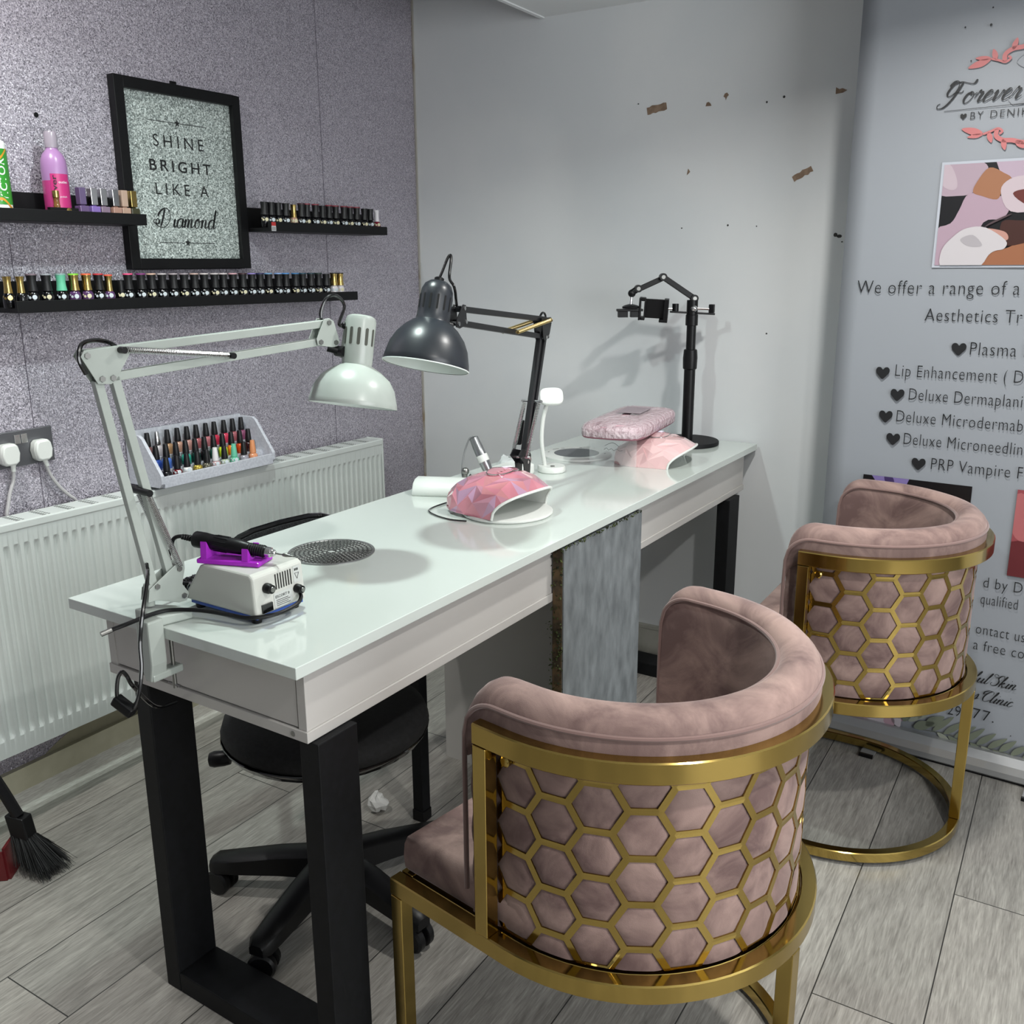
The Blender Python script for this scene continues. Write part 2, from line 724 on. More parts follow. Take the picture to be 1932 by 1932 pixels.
chip(-1.247, 1.812, rough_rect(.066, .022), .17)
chip(-.782, 1.594, rough_rect(.06, .018), .5)
chip(-1.079, 1.809, [(-.009, -.005), (.01, -.005), (.006, .003), (0, .007), (-.006, .005)])
chip(-1.025, 1.827, [(-.008, 0), (-.002, -.004), (0, -.011), (.003, -.003), (.009, .003), (.003, .01), (-.004, .008)])
chip(-.690, 1.812, [(-.014, -.008), (.006, -.006), (.017, 0), (.004, .006), (-.004, .004), (-.014, .01)])
chip(-1.135, 1.618, [(-.005, -.01), (.0, -.006), (.006, 0), (-.001, .01)])
build('paint_chip', ch, M_chip, wb, smooth=0)
cd = MB()
for x, z, r in ((-.675, 1.42, .006), (-.664, 1.416, .008), (-.655, 1.40, .003), (-1.31, 1.83, .0025), (-.9, 1.80, .003), (-.85, 1.81, .004),
                (-1.15, 1.45, .0025), (-1.0, 1.455, .003), (-.91, 1.45, .002), (-.86, 1.13, .003)):
    cd.lathe([(r, 0), (r * .8, .0012)], (x, YB - .0002, z), 7, axis=(0, -1, 0), sx=1, sy=random.uniform(.6, 1.4))
build('scuff_mark', cd, mat('dark_scuff', '#3c3b3a', .9), wb, smooth=0)

# ------------------------------------------------------------------ radiator
RT = -.014


def rz(y, z):
    return z + RT * (y - 1.16)


M_rad = mat('radiator_white_enamel', '#cbd0cd', .35)
rad = thing('radiator', 'white convector radiator with vertical flutes under the lilac glitter wall', 'radiator', (XW + .06, 1.6, .2))
xf = XW + .1
y0, y1, pit = .62, 2.533, .025
zr = [.204, .246, .250, .258, .27, .69, .704, .712, .716, .762]
zd = [0, 0, .35, .8, 1, 1, .8, .35, 0, 0]
rows = []
nc = int((y1 - y0) / pit * 8)
for z, d in zip(zr, zd):
    row = []
    for c in range(nc + 1):
        y = y0 + (y1 - y0) * c / nc
        ph = ((y - y0 - .0) / pit) % 1
        g = (0, 0, 0, .15, .85, 1, 1, .6)[int(round(ph * 8)) % 8]
        row.append(Vector((xf - .0075 * g * d, y, rz(y, z))))
    rows.append(row)
fp = MB().grid(rows)
fp.add([(xf, y0, rz(y0, .204)), (xf, y1, rz(y1, .204)), (xf - .012, y1, rz(y1, .204)), (xf - .012, y0, rz(y0, .204))], [(0, 1, 2, 3)])
build('front_panel', fp, M_rad, rad, smooth=22, recalc=False)
bp_ = MB().box((XW + .028, y0, .21), (xf - .013, y1, .745), lambda x, y, z: Vector((x, y, rz(y, z))))
build('core', bp_, mat('radiator_core_grey', '#8d908d', .6), rad, smooth=0)
tg = MB().box((XW + .026, y0 - .004, .748), (xf + .002, y1 + .006, .768), lambda x, y, z: Vector((x, y, rz(y, z))))
build('top_grille', tg, M_rad, rad, smooth=0, bevel=.003)
sl = MB()
y = y0 + .05
while y < y1 - .05:
    for k in range(7):
        xx = XW + .036 + k * .0088
        sl.box((xx, y, .7681), (xx + .004, y + .010, .7687), lambda x, y, z: Vector((x, y, rz(y, z))))
        sl.box((xx, y + .016, .7681), (xx + .004, y + .020, .7687), lambda x, y, z: Vector((x, y, rz(y, z))))
    y += .066
build('grille_slots', sl, mat('slot_dark', '#6f7270', .8), rad, smooth=0)
for ya, yb in ((y1 + .0005, y1 + .008), (y0 - .008, y0 - .0005)):
    sp = MB().box((XW + .03, ya, .206), (xf + .002, yb, .77), lambda x, y, z: Vector((x, y, rz(y, z))))
    build('side_cover', sp, M_rad, rad, smooth=0, bevel=.002)
br_ = MB()
for yy in (.9, 2.3):
    br_.box((XW + .0005, yy, .3), (XW + .03, yy + .03, .7))
build('wall_bracket', br_, M_rad, rad, smooth=0)

# ------------------------------------------------------------------ wall socket, plugs
skt = thing('wall_socket', 'brushed steel double socket on the lilac wall with two white plugs in it', 'socket', (XW, 1.3, .918))
build('face_plate', MB().box((XW, 1.222, .875), (XW + .008, 1.368, .962)), mat('brushed_steel_plate', '#75767a', .38, .85), skt, smooth=0, bevel=.002)
sw = MB()
sw.box((XW + .008, 1.268, .930), (XW + .012, 1.283, .953)).box((XW + .008, 1.286, .930), (XW + .010, 1.302, .953))
build('rocker_switch', sw, M_chrome, skt, smooth=0, bevel=.001)
for i, (yy, zz, lab, pts) in enumerate((
        (1.244, .912, 'white plug in the left half of the steel double socket, cable hanging straight down',
         [(1.252, .885), (1.250, .862), (1.246, .842), (1.236, .818), (1.228, .79), (1.222, .765), (1.22, .72)]),
        (1.328, .910, 'white plug in the right half of the steel double socket, cable curving rightwards',
         [(1.331, .885), (1.337, .86), (1.347, .835), (1.366, .805), (1.39, .778), (1.405, .762), (1.42, .72)]))):
    t = thing('plug', lab, 'plug', (XW + .008, yy, zz), 'white plugs in the wall socket')
    ol = [(-.020, -.022), (-.012, -.028), (.012, -.028), (.020, -.022), (.024, .0), (.020, .018), (.013, .024), (-.013, .024), (-.020, .018), (-.024, 0)]
    pb = MB()
    bot = [Vector((XW + .0085, yy + a, zz + b)) for a, b in ol]
    mid = [Vector((XW + .026, yy + a, zz + b)) for a, b in ol]
    top = [Vector((XW + .034, yy + a * .86, zz + b * .86)) for a, b in ol]
    pb.hexa(bot, mid)
    pb.hexa(mid, top)
    build('plug_body', pb, M_whitepl, t, smooth=40, bevel=.002)
    cb = MB().tube(catmull([(XW + .02 - .001 * k, a, b) for k, (a, b) in enumerate(pts)], 6), .0042, 8)
    build('cable', cb, mat('grey_white_cable', '#b5b2b3', .45), t)
    cg = MB().cyl((XW + .02, pts[0][0], pts[0][1] + .004), (XW + .02, pts[1][0], pts[1][1] + .006), .0065, .005, 10)
    build('cable_grip', cg, M_whitepl, t)
nl = MB().lathe([(.0, .002), (.005, .002), (.006, 0), (.003, -.001)], (XW + .001, 1.434, 1.692), 10, axis=(1, 0, 0))
tag(build('wall_plug', nl, M_black, None, (XW, 1.434, 1.692)), 'small dark screw hole plug in the lilac wall above the pink bottle', 'wall plug')

# ------------------------------------------------------------------ picture frame
fy0, fy1, fz0, fz1 = 1.637, 2.052, 1.336, 1.812
fr = thing('framed_print', 'black framed silver glitter quote print hanging between the picture ledges', 'picture', (XW, 1.84, 1.33))
fw_ = .028
XO = XW + .026
fm = MB()
for lo, hi in (((XW + .001, fy0, fz0), (XO, fy0 + fw_, fz1)), ((XW + .001, fy1 - fw_, fz0), (XO, fy1, fz1)),
               ((XW + .001, fy0 + fw_, fz0), (XO, fy1 - fw_, fz0 + fw_)), ((XW + .001, fy0 + fw_, fz1 - fw_), (XO, fy1 - fw_, fz1))):
    fm.box(lo, hi)
build('frame', fm, M_black, fr, smooth=0, bevel=.0015)
build('hanger', MB().box((XW + .002, 1.83, fz1), (XW + .005, 1.85, fz1 + .012)), M_black, fr, smooth=0)
bdm = MB().box((XW + .002, fy0 + .02, fz0 + .02), (XW + .010, fy1 - .02, fz1 - .02))
bo = build('glitter_board', bdm, glitter('silver_glitter_board', '#89928f', '#dfe8e4', 330, .8, .4, .35), fr, smooth=0)
XT = XW + .0108
M_print = mat('black_print_ink', '#101112', .5)
U, V = (0, 1, 0), (0, 0, 1)
for tx_, org, h_, w_, of_, sp_ in (('SHINE', (XT, 1.752, 1.653), .030, .168, -.004, 1.5), ('BRIGHT', (XT, 1.734, 1.5915), .028, .205, .008, 1.4), ('LIKE A', (XT, 1.747, 1.531), .0295, .178, -.004, 1.5)):
    lt = MB()
    put_text(lt, tx_, org, U, V, h_, w_, of_, sp_)
    build('lettering', lt, M_print, bo, smooth=0, recalc=False)
for z, ya, yb, ys in ((1.717, 1.740, 1.936, 1.836), (1.406, 1.742, 1.934, 1.838)):
    lt = MB()
    lt.add([(XT, ya, z - .0008), (XT, ys - .009, z - .0008), (XT, ys - .009, z + .0008), (XT, ya, z + .0008)], [(0, 1, 2, 3)])
    lt.add([(XT, ys + .009, z - .0008), (XT, yb, z - .0008), (XT, yb, z + .0008), (XT, ys + .009, z + .0008)], [(0, 1, 2, 3)])
    blob(lt, STAR, (XT, ys, z), U, V, .0105, 0, 0)
    build('star_divider', lt, M_print, bo, smooth=0, recalc=False)


def script(mb, strokes, org, ud, vd, sc, wmin, wmax, shear=.35):
    for s in strokes:
        stroke(mb, s, org, ud, vd, sc, wmin, wmax, shear=shear)


LET = {
    'a': (1.05, [[(.78, .85), (.5, 1.0), (.15, .8), (0, .4), (.12, .02), (.4, .0), (.7, .4), (.82, .95)], [(.82, .95), (.74, .35), (.8, .02), (1.05, .25)]]),
    'i': (.55, [[(.0, .25), (.2, .95), (.12, .3), (.2, 0), (.55, .3)], [(.3, 1.45), (.34, 1.5), (.3, 1.56)]]),
    'm': (1.6, [[(-.05, .6), (.15, .95), (.12, .4), (.08, 0)], [(.1, .3), (.4, .95), (.6, .9), (.56, .4), (.52, 0)], [(.54, .3), (.85, .95), (1.06, .9), (1.0, .3), (1.1, 0), (1.55, .3)]]),
    'n': (1.15, [[(-.05, .6), (.15, .95), (.12, .4), (.08, 0)], [(.1, .3), (.42, .95), (.66, .9), (.6, .3), (.7, 0), (1.1, .3)]]),
    'o': (.95, [[(.4, 1.0), (.1, .8), (.0, .35), (.2, 0), (.5, .1), (.7, .55), (.6, .9), (.4, 1.0), (.45, .75), (.7, .75), (.95, .9)]]),
    'd': (1.15, [[(.78, .8), (.5, 1.0), (.15, .8), (0, .4), (.12, .02), (.4, .0), (.7, .4), (.85, 1.2), (.95, 2.2)], [(.95, 2.2), (.82, 1.0), (.78, .3), (.86, 0), (1.2, .25)]]),
    'r': (.85, [[(-.05, .4), (.2, 1.1), (.28, .9), (.5, .92), (.42, .4), (.5, 0), (.85, .3)]]),
    'e': (.8, [[(.02, .35), (.4, .6), (.5, .9), (.3, 1.0), (.05, .6), (.08, .1), (.3, 0), (.8, .35)]]),
    'v': (.85, [[(-.05, .6), (.12, .95), (.14, .4), (.2, .0), (.5, .4), (.62, .9), (.7, .8), (.85, .85)]]),
    'k': (1.05, [[(-.05, .4), (.35, 1.6), (.35, 2.1), (.2, 1.9), (.1, .8), (.05, 0)], [(.08, .45), (.4, .95), (.5, .8), (.2, .55)], [(.2, .55), (.45, .3), (.6, 0), (1.0, .3)]]),
    'C': (1.3, [[(1.0, 1.6), (.95, 1.9), (.6, 2.05), (.15, 1.5), (.0, .7), (.25, .1), (.7, .0), (1.15, .4)], [(.6, 2.05), (.1, 2.1), (-.4, 1.7), (-.3, 1.3), (.0, 1.5)]]),
    'l': (.6, [[(-.05, .3), (.35, 1.5), (.4, 2.1), (.25, 2.0), (.15, 1.0), (.12, .2), (.25, 0), (.6, .3)]]),
    'c': (.8, [[(.55, .8), (.4, 1.0), (.1, .7), (.05, .2), (.3, 0), (.8, .35)]]),
    'f': (.7, [[(-.1, .3), (.4, 1.5), (.45, 2.1), (.3, 2.0), (.15, 1.0), (.0, -.6), (-.15, -.9), (-.1, -.4), (.2, .2), (.7, .4)]]),
    'u': (1.15, [[(-.05, .5), (.15, .95), (.08, .3), (.25, 0), (.6, .4), (.75, .95)], [(.75, .95), (.68, .3), (.78, 0), (1.15, .3)]]),
    's': (.8, [[(0, .25), (.35, 1.1), (.5, .5), (.35, .05), (.1, .1), (.4, .05), (.8, .35)]]),
    'S': (1.2, [[(1.1, 1.7), (.95, 2.1), (.55, 2.0), (.4, 1.5), (.75, .9), (.7, .2), (.2, 0), (-.2, .3), (-.1, .6)], [(.4, 1.7), (.0, 1.6), (-.5, 1.9), (-.3, 2.2), (.2, 1.9)]]),
    'D': (1.75, [[(.35, 2.0), (.2, 1.0), (.0, .1)], [(-.75, .55), (-.55, .2), (-.1, .02), (.5, .0), (1.05, .5), (1.2, 1.3), (.8, 2.0), (.2, 2.05), (-.35, 1.6), (-.5, 1.2)],
                 [(-.75, .55), (-.6, .9), (-.3, .75), (-.35, .4), (-.75, .35), (-1.1, .6), (-1.0, .8)]]),
    'F': (1.4, [[(.55, 1.95), (.45, 1.2), (.2, .3), (-.2, -.25), (-.7, -.3), (-.85, .0), (-.65, .15)], [(1.75, 2.1), (1.6, 1.75), (1.0, 1.85), (.4, 2.0), (-.2, 1.8), (-.45, 1.1), (-.2, .75), (.2, 1.0), (.3, 1.6), (.1, 2.05), (-.25, 2.1), (-.55, 1.7)], [(.1, .95), (.45, 1.05), (.85, 1.0), (.95, 1.2)]]),
}


def cursive(mb, s, org, ud, vd, sc, wmin=.05, wmax=.2, shear=.35, track=1.):
    x = 0
    org, ud = Vector(org), Vector(ud)
    for chh in s:
        if chh == ' ':
            x += .6
            continue
        adv, st = LET[chh]
        script(mb, st, org + ud * (x * sc), ud, vd, sc, wmin, wmax, shear)
        x += adv * track
    return x * sc


lt = MB()
cursive(lt, 'Diamond', (XT, 1.752, 1.4465), U, V, .0235, .085, .24, .2, .98)
build('script_lettering', lt, M_print, bo, smooth=0, recalc=False)
gl = mat('clear_glass', '#ffffff', .03, Transmission_Weight=1., IOR=1.1)


# ------------------------------------------------------------------ picture ledges
def ledge(name, y0, y1, z, tilt, label):
    t = MB()
    pr = [(.0005, 0), (.11, 0), (.11, .027), (.1, .027), (.1, .011), (.0105, .011), (.0105, .07), (.0005, .07)]
    t.prism(pr, lambda u, v, s: Vector((XW + u, s, z + v + tilt * (s - y0))), y0, y1)
    return tag(build(name, t, M_black, None, (XW, (y0 + y1) / 2, z), smooth=0, bevel=.001), label, 'shelf', 'black picture ledges on the lilac wall')


LZ = 1.2425
LT_ = -.009
ledge('picture_ledge', .55, 1.631, 1.4445, 0, 'black picture ledge left of the framed print, cut off by the photo edge')
ledge('picture_ledge', 2.056, 2.597, 1.4405, 0, 'short black picture ledge right of the framed print, filled with dark polishes')
ledge('picture_ledge', 1.259, 2.43, LZ, LT_, 'long black picture ledge below the framed print carrying a full row of polishes')


# ------------------------------------------------------------------ nail polish
def cmat(c, rough=.3, metal=0., **k):
    return mat('tint_' + c.strip('#') + ('m' if metal else '') + ('%d' % int(rough * 100)), c, rough, metal, **k)


M_logo = mat('pale_logo_print', '#c3cbd0', .4)
M_logo2 = mat('cream_logo_print', '#cfc8a8', .4)


def polish(loc, body, cap, top, label, group, kind='gel', logo=True, face=-.35, h=1.):
    """gel polish: rounded bottle, waisted cap, tinted lid disc, printed logo"""
    t = thing('nail_polish_bottle', label, 'nail polish', loc, group)
    if kind == 'gel':
        bprof = [(.0, 0), (.0120, 0), (.0136, .002), (.0139, .014), (.0136, .026), (.0118, .032), (.0085, .036), (.0075, .038)]
        cprof = [(.0122, .0365), (.0122, .038), (.0106, .048), (.0102, .057), (.0112, .069), (.0118, .072), (.0118, .0725)]
        tz = .0725
    elif kind == 'slim':
        bprof = [(.0, 0), (.0120, 0), (.0134, .002), (.0132, .024), (.0112, .030), (.0070, .035)]
        cprof = [(.0095, .033), (.0085, .044), (.0078, .056), (.0090, .066), (.0098, .070)]
        tz = .070
    elif kind == 'small':
        bprof = [(0, 0), (.0085, 0), (.009, .002), (.009, .022), (.006, .026)]
        cprof = [(.0072, .025), (.0068, .05), (.0062, .058)]
        tz = .058
    elif kind == 'square':
        bprof = None
    else:   # 'round': squat bottle with a long tapering cap
        bprof = [(0, 0), (.0125, 0), (.0138, .002), (.0138, .018), (.0125, .025), (.008, .029), (.006, .031)]
        cprof = [(.0092, .030), (.0094, .033), (.0080, .050), (.0066, .064), (.0060, .067)]
        tz = .067
    if kind == 'square':
        bb = MB().box((-.012, -.012, 0), (.012, .012, .030)).box((-.006, -.006, .030), (.006, .006, .033))
        build('bottle', bb, body, t, local=True, smooth=0, bevel=.002)
        build('cap', MB().box((-.0085, -.0085, .033), (.0085, .0085, .072)), cap, t, local=True, smooth=0, bevel=.001)
        return t
    bo = build('bottle', MB().lathe([(r * h, z) for r, z in bprof], n=16), body, t, local=True, smooth=50)
    build('cap', MB().lathe([(r * h, z) for r, z in cprof], n=16), cap, t, local=True, smooth=50)
    if top is not None:
        build('lid_disc', MB().lathe([(.0, tz), (cprof[-1][0] * h + .0004, tz), (cprof[-1][0] * h + .0004, tz + .0035), (0, tz + .0035)], n=16), top, t, local=True, smooth=30)
    if logo:
        lg = MB()
        r = bprof[2][0] * h + .0003
        for a0, z0, sz in ((face, .023, .0055), (face - .72, .022, .0032), (face - 1.05, .026, .0022)):
            lg.lathe([(0, .0004), (sz, .0002)], (r * math.cos(a0), r * math.sin(a0), z0), 8, axis=(math.cos(a0), math.sin(a0), 0), closed_ends=False)
        build('label', lg, M_logo if logo is True else logo, t, local=True, smooth=0, recalc=False)
    return t


ORD = ['first', 'second', 'third', 'fourth', 'fifth', 'sixth', 'seventh', 'eighth', 'ninth', 'tenth', 'eleventh', 'twelfth', 'thirteenth', 'fourteenth', 'fifteenth',
       'sixteenth', 'seventeenth', 'eighteenth', 'nineteenth', 'twentieth', 'twenty-first', 'twenty-second', 'twenty-third', 'twenty-fourth', 'twenty-fifth', 'twenty-sixth',
       'twenty-seventh', 'twenty-eighth', 'twenty-ninth', 'thirtieth', 'thirty-first', 'thirty-second', 'thirty-third', 'thirty-fourth']
BK, GD, PU = '#08080b', 'gold', '#4a2f56'
lowy = [1.262, 1.293, 1.323, 1.358, 1.396, 1.428, 1.463, 1.498, 1.523, 1.561, 1.583, 1.62, 1.655, 1.687, 1.725, 1.758, 1.792, 1.827, 1.862, 1.896, 1.93, 1.967, 2.002, 2.035, 2.067, 2.106, 2.14, 2.18, 2.215, 2.248, 2.282, 2.316, 2.353, 2.386]
lows = [  # body, cap, lid disc, words
    (BK, GD, None, 'tall gold cap'), (BK, GD, None, 'tall gold cap'), (BK, BK, '#6e5f68', 'dusky lid'), (BK, BK, '#8f9298', 'silver grey lid'), (BK, '#5fb492', '#7fa09a', 'mint green cap'),
    (PU, GD, '#7fc83a', 'gold cap, lime green lid'), (PU, GD, '#e0623f', 'gold cap, coral lid'), (BK, BK, '#b8343c', 'red lid'), (PU, GD, '#d9553f', 'slim gold cap, coral lid'),
    (BK, BK, None, 'small plain black cap'), (BK, BK, '#e0517f', 'hot pink lid'), (BK, BK, '#7a2f6f', 'magenta lid'), (BK, BK, '#c9a795', 'beige lid'), (BK, BK, '#b6aeb0', 'pale grey lid'),
    (BK, BK, '#a3979c', 'mauve grey lid'), (BK, BK, '#948a90', 'mauve grey lid'), (BK, BK, '#b79c94', 'nude lid'), (BK, BK, '#c3b9b8', 'pale lid'), (BK, BK, '#bcb3b4', 'pale lid'),
    (BK, BK, '#c2b7b8', 'pale lid'), (BK, BK, '#c59aa2', 'pale pink lid'), (BK, BK, '#3a2027', 'dark brown lid'), (BK, BK, '#8577b5', 'lilac lid'), (BK, BK, '#2a2a55', 'navy lid'),
    (BK, BK, '#6c93b8', 'light blue lid'), (BK, BK, '#7e9ccd', 'periwinkle lid'), (BK, BK, '#4f86c2', 'blue lid'), (BK, BK, '#3d73a5', 'blue lid'), (BK, BK, '#24475a', 'teal lid'),
    (BK, BK, '#1f3a46', 'dark teal lid'), (BK, BK, '#22342f', 'dark green lid'), (BK, BK, None, 'plain black cap'), ('#cfc9cc', GD, '#1a1517', 'white bottle, gold cap'), ('#cfc9cc', GD, '#1a1517', 'white bottle, gold cap')]
for i, (y, (b, c, tp, wd)) in enumerate(zip(lowy, lows)):
    lab = ORD[i] + ' polish from the left on the long ledge, ' + wd
    if i in (32, 33):
        lab = ('gold capped white polish at the right end of the long ledge' if i == 33 else 'gold capped white polish second from the right end, long ledge')
    polish((XW + .076 + random.uniform(-.003, .003), y, LZ + .0112 + LT_ * (y - 1.259)), cmat(b, .15), M_goldcap if c == GD else cmat(c, .45),
           None if tp is None else cmat(tp, .5), lab, 'polishes on the long ledge', 'slim' if i in (0, 1, 8) else ('small' if i == 9 else 'gel'),
           logo=(M_logo if i % 3 else M_logo2) if i not in (0, 1) else (M_goldcap if i == 0 else None), h=1.)
upy = [2.047, 2.075, 2.107, 2.139, 2.175, 2.211, 2.236, 2.274, 2.31, 2.341, 2.374, 2.414, 2.448, 2.482, 2.522, 2.552, 2.588]
RD = '#7a2333'
ups = [(BK, BK, None, 'plain black, red sticker'), (BK, BK, None, 'plain black'), (BK, BK, None, 'plain black'), (BK, BK, None, 'plain black'), ('#b08d78', GD, None, 'nude bottle with gold cap'),
       (BK, BK, '#3b1d28', 'dark plum lid'), (BK, BK, RD, 'wine red lid'), (BK, BK, RD, 'wine red lid'), (BK, BK, None, 'plain black'), (BK, BK, RD, 'wine red lid'), (BK, BK, RD, 'wine red lid'),
       (BK, BK, RD, 'wine red lid'), (BK, BK, RD, 'wine red lid'), (BK, BK, RD, 'wine red lid'), (BK, BK, None, 'plain black'), (BK, BK, None, 'glossy black cap'), ('#6e1128', '#d6d2d6', None, 'dark red with white cap')]
for i, (y, (b, c, tp, wd)) in enumerate(zip(upy, ups)):
    yy = max(y, 2.071) if i == 0 else (max(y, 2.099) if i == 1 else y)
    lab = ORD[i] + ' polish from the left on the short right ledge, ' + wd
    yy = 2.071 + (2.583 - 2.071) * (upy[i] - upy[0]) / (upy[-1] - upy[0])
    polish((XW + .076 + random.uniform(-.002, .002), yy, 1.4517), cmat(b, .15), M_goldcap if c == GD else cmat(c, .45), None if tp is None else cmat(tp, .5),
           lab, 'polishes on the short right ledge', 'slim' if i in (4, 16) else 'gel', logo=M_logo if i % 2 else M_logo2, h=.95)
stk = MB().box((XW + .1105, 2.062, 1.452), (XW + .1115, 2.079, 1.483))
st_o = thing('price_sticker', 'red and white barcode sticker at the left end of the short right ledge', 'sticker', (XW + .1105, 2.07, 1.452))
build('sticker_paper', MB().box((XW + .1102, 2.0615, 1.4415), (XW + .1108, 2.0785, 1.456)), mat('sticker_white', '#c5c3c5', .5), st_o, smooth=0)
build('red_band', MB().box((XW + .1102, 2.0615, 1.456), (XW + .1108, 2.0785, 1.4665)), mat('sticker_red', '#a92c2c', .5), st_o, smooth=0)
bc = MB()
for k in range(4):
    bc.box((XW + .1108, 2.064 + .0035 * k, 1.443), (XW + .111, 2.0655 + .0035 * k, 1.454))
build('barcode', bc, M_black, st_o, smooth=0)

# square polishes on the left ledge
SQ = [(1.472, '#5d4a6f', '#5a4b6c', 'purple square polish with purple cap'), (1.503, '#7a62a3', None, 'lilac square polish with silver cap'), (1.5295, '#7d6a7c', None, 'mauve square polish with silver cap'),
      (1.563, '#a07d70', None, 'nude square polish with silver cap'), (1.589, '#a98c7c', '#a88f80', 'beige square polish with beige cap'), (1.6155, '#3c3b2b', GD, 'olive square polish with gold cap')]
for y, b, c, lab in SQ:
    polish((XW + .080, y, 1.4557), cmat(b, .2), M_chrome if c is None else (M_goldcap if c == GD else cmat(c, .35)), None, lab + ' on the left picture ledge', 'square polishes on the left ledge', 'square')

# remover bottle, green and white bottle, gold vial and black box on the left ledge
zt = 1.4557
pk = thing('remover_bottle', 'tall pink nail polish remover bottle with clear cap on the left picture ledge', 'bottle', (XW + .058, 1.425, zt))
bx, by = XW + .058, 1.425
M_lil = mat('lilac_translucent_plastic', '#b184b8', .3, Transmission_Weight=.25)
build('bottle', MB().lathe([(0, 0), (.027, 0), (.029, .003), (.029, .115), (.0275, .130), (.023, .143), (.0155, .152), (.0135, .154), (.0135, .165)], (bx, by, zt), 28), M_lil, pk, smooth=50)
build('liquid', MB().lathe([(.0291, .004), (.0293, .006), (.0293, .082), (.0291, .084)], (bx, by, zt), 28, closed_ends=False), mat('magenta_liquid', '#a2356f', .2), pk, smooth=50)
build('cap', MB().lathe([(.0142, .158), (.0142, .190), (.0125, .194), (0, .1945)], (bx, by, zt), 24), mat('clear_frosted_cap', '#b9aebb', .2, Transmission_Weight=.4), pk, smooth=50)


def wrap_text(mb, s, cx, cy, r, a0, z0, h, width, offset=0, vertical=False):
    """letters wrapped on a standing cylinder; a0 = start angle"""
    vs, fs = text2d(s, offset)
    wm = max(p[0] for p in vs)
    out = []
    for x, y in vs:
        x = x / wm * width
        y = y * h
        if vertical:
            ang, z = a0 - y / r, z0 + x
        else:
            ang, z = a0 + x / r, z0 + y
        out.append((cx + r * math.cos(ang), cy + r * math.sin(ang), z))
    mb.add(out, fs)


pl_ = MB()
for k in range(12):
    a0, a1 = -.95 + k * .125, -.95 + (k + 1) * .125
    r = .0298
    pl_.add([(bx + r * math.cos(a), by + r * math.sin(a), zt + z) for a, z in ((a0, .006), (a1, .006), (a1, .099), (a0, .099))], [(0, 1, 2, 3)])
lbo = build('label', pl_, mat('magenta_label', '#b02a6c', .35), pk, smooth=60, recalc=False)
tx = MB()
wrap_text(tx, 'remover', bx, by, .0301, -.52, zt + .008, .0105, .088, .02, True)
build('black_wording', tx, mat('dark_plum_ink', '#2a0d1f', .5), lbo, smooth=0, recalc=False)
tx = MB()
wrap_text(tx, 'outlet', bx, by, .0301, -.38, zt + .078, .0055, .022, .01)
wrap_text(tx, 'polish', bx, by, .0301, -.36, zt + .046, .004, .016, 0)
build('white_wording', tx, mat('white_print', '#d8ccd6', .5), lbo, smooth=0, recalc=False)
vb = thing('spray_bottle', 'white bottle with a green and orange label at the left photo edge, left ledge', 'bottle', (XW + .06, 1.276, zt))
bx, by = XW + .06, 1.276
build('bottle', MB().lathe([(0, 0), (.030, 0), (.0315, .003), (.0315, .012), (.030, .014), (.030, .150), (.028, .158), (.020, .163)], (bx, by, zt), 28), M_white, vb, smooth=50)
build('cap', MB().lathe([(.0225, .162), (.0225, .178), (.018, .186), (0, .188)], (bx, by, zt), 24), M_white, vb, smooth=50)
lab_ = MB()
for k in range(16):
    a0, a1 = -.75 + k * .11, -.75 + (k + 1) * .11
    r = .0306
    lab_.add([(bx + r * math.cos(a), by + r * math.sin(a), zt + z) for a, z in ((a0, .024), (a1, .024), (a1, .142), (a0, .142))], [(0, 1, 2, 3)])
lbo = build('label', lab_, mat('green_label', '#2f8a2c', .35), vb, smooth=60, recalc=False)
for s in (0, 1):
    sw_ = MB()
    P = []
    for k in range(10):
        a = -.72 + k * .15
        z = (.132 - .012 * math.sin(k * .45)) if s else (.026 + .010 * math.sin(k * .5))
        P.append((a, z))
    for (a0, z0), (a1, z1) in zip(P, P[1:]):
        r = .0309
        sw_.add([(bx + r * math.cos(a), by + r * math.sin(a), zt + z) for a, z in ((a0, z0 - .003), (a1, z1 - .003), (a1, z1 + .003), (a0, z0 + .003))], [(0, 1, 2, 3)])
    build('orange_swoosh', sw_, mat('orange_print', '#c98a2a', .4), lbo, smooth=60, recalc=False)
tx = MB()
wrap_text(tx, 'VICTOR', bx, by, .0310, .28, zt + .03, .017, .092, .015, True)
build('white_wording', tx, M_white, lbo, smooth=0, recalc=False)
gv = thing('gold_vial', 'small gold capped glass vial standing on the black box, left ledge', 'vial', (XW + .08, 1.407, zt + .023))
build('vial', MB().lathe([(0, 0), (.0075, 0), (.0075, .006), (.0068, .007), (.0068, .022), (.0075, .023)], (XW + .08, 1.407, zt + .023), 16), mat('amber_glass', '#6d4a28', .12), gv, smooth=50)
build('cap', MB().lathe([(.0078, .023), (.0078, .038), (0, .039)], (XW + .08, 1.407, zt + .023), 16), M_goldcap, gv, smooth=50)
bxo = thing('black_box', 'flat black box with a round gold dot, lying on the left ledge', 'box', (XW + .078, 1.414, zt))
build('carton', MB().box((XW + .0885, 1.376, zt), (XW + .0995, 1.449, zt + .0225)).box((XW + .072, 1.396, zt), (XW + .0885, 1.418, zt + .0225)), M_black, bxo, smooth=0)
build('gold_dot', MB().lathe([(0, .001), (.0065, .0005)], (XW + .0995, 1.424, zt + .0165), 14, axis=(1, 0, 0)), M_goldcap, bxo, smooth=0)

